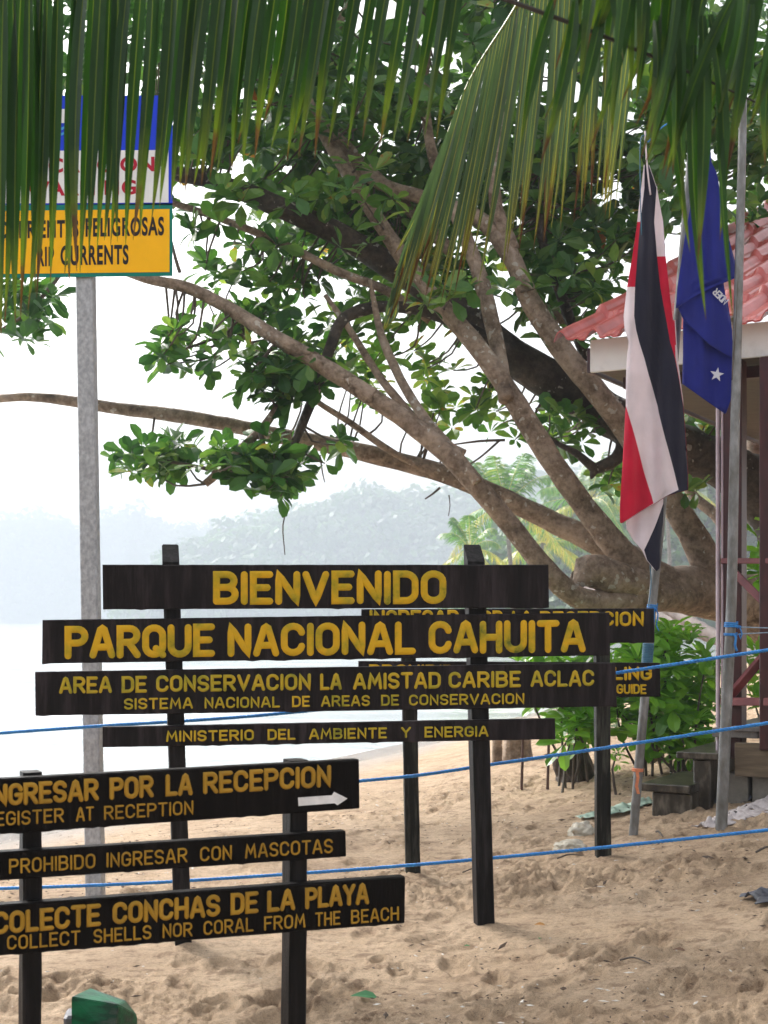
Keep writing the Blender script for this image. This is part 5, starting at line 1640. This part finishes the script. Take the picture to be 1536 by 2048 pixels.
def blob(px, py, rx, ry, rz, mat, name, label, cat, seed, group=None):
    g = G(px, py)
    bm = bmesh.new(); bmesh.ops.create_icosphere(bm, subdivisions=4, radius=1.0)
    vs = []
    for v in bm.verts:
        c = v.co
        k = 1 + 0.3 * mnoise.noise(c * 2 + Vector((seed, 0, 0))) + 0.16 * mnoise.noise(c * 5 + Vector((seed, 0, 0))) + 0.10 * mnoise.noise(c * 11)
        vs.append((g.x + c.x * rx * k, g.y + c.y * ry * k, g.z + c.z * rz * k))
    fs = [tuple(v.index for v in f.verts) for f in bm.faces]
    bm.free()
    mb = MB(); mb.add(vs, fs)
    tag(mb.build(name, mat, smooth=True), label, cat, group)
coral = nmat('bleached_coral', [(0.3, (0.30, 0.26, 0.19)), (0.6, (0.52, 0.48, 0.40)), (0.8, (0.66, 0.62, 0.55))], scale=25, detail=8, rough=0.85, bmp=0.8, bdist=0.01, bscale=50)
blob(1140, 1697, 0.10, 0.09, 0.05, coral, 'coral_lump', 'pale lump of coral rock lying on the sand left of the notice post', 'rock', 3)
blob(1166, 1668, 0.085, 0.10, 0.075, coral, 'coral_lump', 'taller pale lump of coral rock just behind the first', 'rock', 8)

def crumple(pts_, w_, mat, name, label, cat, seed, amp=0.035, holes=0.0):
    """ragged cloth lying along a ground path"""
    rr = random.Random(seed)
    gp = [G(x, y) for x, y in pts_]
    cc = catmull([(*g, 0) for g in gp], 0.015)
    mb = MB(); vs = []
    m = 14
    n = len(cc)
    for i, c in enumerate(cc):
        t_ = i / (n - 1)
        a = Vector(cc[min(i + 1, n - 1)][:3]) - Vector(cc[max(i - 1, 0)][:3])
        s_ = Vector((-a.y, a.x, 0)).normalized()
        ww = w_ * (0.35 + 0.65 * math.sin(math.pi * min(1, 0.1 + t_ * 0.85))) * (1 + 0.5 * mnoise.noise(Vector((t_ * 9, seed, 0))))
        for j in range(m + 1):
            u = j / m - 0.5
            q = Vector(c[:3]) + s_ * (u * ww)
            q.z = zg(q.x, q.y) + 0.012 + amp * (0.5 + mnoise.noise(Vector((q.x * 14, q.y * 14, seed))) + 0.6 * mnoise.noise(Vector((q.x * 34, q.y * 34, seed)))) * (1 - 1.6 * abs(u))
            vs.append(q)
    fs = []
    for i in range(n - 1):
        for j in range(m):
            if holes and rr.random() < holes: continue
            fs.append((i * (m + 1) + j, i * (m + 1) + j + 1, (i + 1) * (m + 1) + j + 1, (i + 1) * (m + 1) + j))
    mb.add(vs, fs)
    o = mb.build(name, mat, smooth=True)
    s2 = o.modifiers.new('thickness', 'SOLIDIFY'); s2.thickness = 0.003
    tag(o, label, cat)
netm = nmat('white_net', [(0.3, (0.30, 0.26, 0.25)), (0.7, (0.52, 0.47, 0.47))], scale=30, rough=0.8, bmp=0.6, bdist=0.005, bscale=120)
crumple([(1400, 1662), (1440, 1652), (1480, 1636), (1520, 1618), (1580, 1598)], 0.30, netm, 'sand_sheet', 'crumpled white netting on the sand behind the stout flagpole', 'netting', 2, 0.05, 0.12)
tarp = nmat('pale_green_sheet', [(0.3, (0.20, 0.30, 0.24)), (0.7, (0.36, 0.46, 0.38))], scale=12, rough=0.5)
crumple([(1160, 1640), (1210, 1630), (1255, 1618), (1300, 1606)], 0.24, tarp, 'plastic_sheet', 'torn pale green plastic sheet half buried behind the flagpole foot', 'plastic sheet', 3, 0.04, 0.06)
darkm = nmat('dark_cloth', [(0.3, (0.012, 0.014, 0.02)), (0.6, (0.05, 0.055, 0.075)), (0.8, (0.10, 0.11, 0.14))], scale=7, rough=0.55)
crumple([(1496, 1806), (1525, 1800), (1560, 1800), (1610, 1790)], 0.26, darkm, 'dark_cloth', 'dark grey crumpled cloth on the sand at the right edge', 'cloth', 4, 0.05)
crumple([(1422, 1612), (1450, 1602), (1480, 1600), (1505, 1604)], 0.10, darkm, 'dark_cloth', 'small dark rag against the grey deck piers', 'cloth', 5, 0.05)

litter = leafmat('litter_leaf', [(0.0, (0.05, 0.19, 0.07)), (0.3, (0.10, 0.24, 0.06)), (0.5, (0.42, 0.18, 0.04)), (1.0, (0.14, 0.07, 0.035))], tr=0.1, rough=0.5)
def fallen_leaf(px, py, L, az, u, label, cat='leaf', up=0.15):
    g = G(px, py, 0.03)
    mb = MB()
    add_leaf(mb, g, Vector((math.cos(az), math.sin(az), up)), Vector((0, -0.3, 1)), L, L * 0.55, u, 0.25)
    o = mb.build('fallen_leaf', litter)
    s2 = o.modifiers.new('thickness', 'SOLIDIFY'); s2.thickness = 0.001
    tag(o, label, cat, 'fallen leaves on the sand')
fallen_leaf(700, 2008, 0.10, 0.1, 0.0, 'green fallen leaf near the bottom edge, right of the front sign post')
fallen_leaf(1068, 1863, 0.055, 0.3, 0.5, 'orange fallen leaf between the welcome sign post and the right edge')
fallen_leaf(1080, 1542, 0.05, 0.2, 0.5, 'orange fallen leaf behind the stakes')
fallen_leaf(928, 1906, 0.03, 0.5, 0.1, 'small green leaf scrap below the welcome sign post')
fallen_leaf(1345, 1914, 0.05, 0.0, 1.0, 'curled brown leaf in the lower right sand')
fallen_leaf(1078, 1892, 0.03, 1.2, 0.15, 'tiny green sprig on the sand below the orange leaf')
def twig(a, b, r, label):
    p, q = G(*a, 0.02), G(*b, 0.025)
    mb = MB(); m_ = (p + q) / 2 + Vector((0, 0.02, 0.012))
    tube(mb, catmull([(*p, r), (*m_, r), (*q, r * 0.6)], 0.02), 6, 0.15, 0, a[0], 20)
    tag(mb.build('twig', M['twig'], smooth=True), label, 'twig', 'twigs on the sand')
twig((1114, 1724), (1165, 1720), 0.005, 'thin twig on the sand between the two right sign posts')
twig((1312, 1670), (1326, 1682), 0.006, 'short reddish twig between the flagpole feet')
twig((1512, 1712), (1560, 1704), 0.006, 'dark twig at the right edge below the lowest rope')
twig((1240, 1930), (1300, 1940), 0.004, 'fine twig lying in the trampled sand at lower right')
twig((925, 1752), (975, 1748), 0.004, 'fine twig left of the welcome sign post foot')

def debris():
    rr = random.Random(77)
    mb = MB()
    for i in range(2600):
        y = 4.3 + rr.random() ** 1.4 * 9
        x = rr.uniform(-0.31, 0.31) * (y + 0.8)
        if mnoise.noise(Vector((x * 0.9, y * 0.9, 4))) < -0.12: continue
        r = rr.uniform(0.003, 0.008) * (2.2 if rr.random() < 0.05 else 1)
        z = zg(x, y) + rr.uniform(0.008, 0.03)
        az = rr.random() * 6.28
        a = Vector((math.cos(az), math.sin(az), rr.uniform(-0.2, 0.2))) * r * rr.uniform(1, 3.2)
        b = Vector((-math.sin(az), math.cos(az), rr.uniform(-0.3, 0.3))) * r * rr.uniform(0.5, 1.0)
        c = Vector((x, y, z)); u = Vector((0, 0, r * 0.5))
        k = 0 if rr.random() < 0.78 else 1
        mb.add([c - a, c - b, c + a, c + b, c + u, c - u], [(0, 1, 4), (1, 2, 4), (2, 3, 4), (3, 0, 4), (1, 0, 5), (2, 1, 5), (3, 2, 5), (0, 3, 5)], k)
    o = mb.build('debris', [nmat('bark_crumbs', [(0.3, (0.03, 0.02, 0.014)), (0.7, (0.12, 0.075, 0.05))], scale=30, rough=0.9), nmat('shell_bits', [(0.3, (0.45, 0.40, 0.34)), (0.7, (0.7, 0.66, 0.6))], scale=30, rough=0.6)], loc=(0, 0, 0))
    tag(o, 'scattered bark crumbs and shell bits on the sand', 'debris', kind='stuff')
debris()

# green painted timber end at the bottom edge
def green_block():
    d = 4.15
    t0 = P(205, 2040, d); z0 = zg(t0.x, t0.y)
    t = thing('painted_stump', 'green painted timber stump with a chamfered top at the bottom left', 'stump', (t0.x, t0.y, z0))
    def hull(pts_, mat, name, bev):
        bm = bmesh.new()
        for p in pts_: bm.verts.new(p)
        bmesh.ops.convex_hull(bm, input=bm.verts)
        for v in [v for v in bm.verts if not v.link_faces]: bm.verts.remove(v)
        bmesh.ops.dissolve_limit(bm, angle_limit=0.05, verts=bm.verts, edges=bm.edges)
        bmesh.ops.bevel(bm, geom=list(bm.edges), offset=bev, segments=2, affect='EDGES')
        bm.verts.index_update()
        mb = MB(); mb.add([v.co.copy() for v in bm.verts], [tuple(v.index for v in f.verts) for f in bm.faces])
        bm.free()
        return mb.build(name, mat, t)
    gm = nmat('worn_green_paint', [(0.30, (0.05, 0.07, 0.055)), (0.40, (0.003, 0.04, 0.02)), (0.55, (0.004, 0.12, 0.05)), (0.8, (0.008, 0.18, 0.075))], scale=16, detail=8, rough=0.3, spec=0.22, bmp=0.4, bdist=0.004, bscale=60, stretch=(0.5, 1, 1.6))
    hull([P(143, 2085, d), P(143, 1993, d), P(180, 1976, d + .13), P(252, 2001, d + .13), P(236, 2009, d), P(226, 2085, d - .02), P(274, 2030, d + .12), P(272, 2080, d + .2), P(150, 2080, d + .13), P(236, 2085, d + .02), P(276, 2085, d + .12)], gm, 'cap', 0.0025)
    gb = P(207, 2088, d)
    mb = MB()
    top = P(205, 2086, d).z
    box(mb, (gb.x - 0.003, d + 0.10, (top + z0 - 0.15) / 2), (1, 0.12, 0), (-0.12, 1, 0), (0, 0, 1), 0.085, 0.09, (top - z0 + 0.15) / 2 - 0.001, 0.012)
    mb.build('post', nmat('weathered_grey_wood', [(0.3, (0.06, 0.065, 0.06)), (0.55, (0.11, 0.115, 0.11)), (0.8, (0.17, 0.18, 0.18))], scale=8, detail=8, rough=0.4, stretch=(4, 4, 1), bmp=0.3), t)
    mb = MB()
    box(mb, (P(137, 0, d).x, d + 0.09, P(0, 2040, d).z - 0.02), (1, 0.12, 0), (-0.12, 1, 0), (0, 0, 1), 0.03, 0.05, 0.02, 0.008)
    mb.build('ledge', nmat('pale_ledge', [(0.3, (0.07, 0.07, 0.08)), (0.7, (0.15, 0.15, 0.17))], scale=8, rough=0.4), t)
green_block()

# ------------------------------------------------------------------ rain haze
def make_haze():
    m = bpy.data.materials.new('rain_haze')
    m.use_nodes = True
    t = m.node_tree
    t.nodes.remove(t.nodes["Principled BSDF"])
    v = t.nodes.new("ShaderNodeVolumePrincipled")
    v.inputs['Color'].default_value = (0.515, 0.555, 0.61, 1)
    v.inputs['Density'].default_value = 0.0016
    v.inputs['Anisotropy'].default_value = 0.0
    t.links.new(v.outputs[0], t.nodes["Material Output"].inputs['Volume'])
    x0, x1, y0, y1, z0, z1 = -1500, 900, -60, 1450, -8, 128
    vs = [(x, y, z) for z in (z0, z1) for (x, y) in ((x0, y0), (x1, y0), (x1, y1), (x0, y1))]
    mb = MB(); mb.add(vs, [(3, 2, 1, 0), (4, 5, 6, 7), (0, 1, 5, 4), (1, 2, 6, 5), (2, 3, 7, 6), (3, 0, 4, 7)])
    o = mb.build('haze', m, loc=(0, 0, 0))
    tag(o, 'rain haze over the bay', 'haze', kind='stuff')
make_haze()
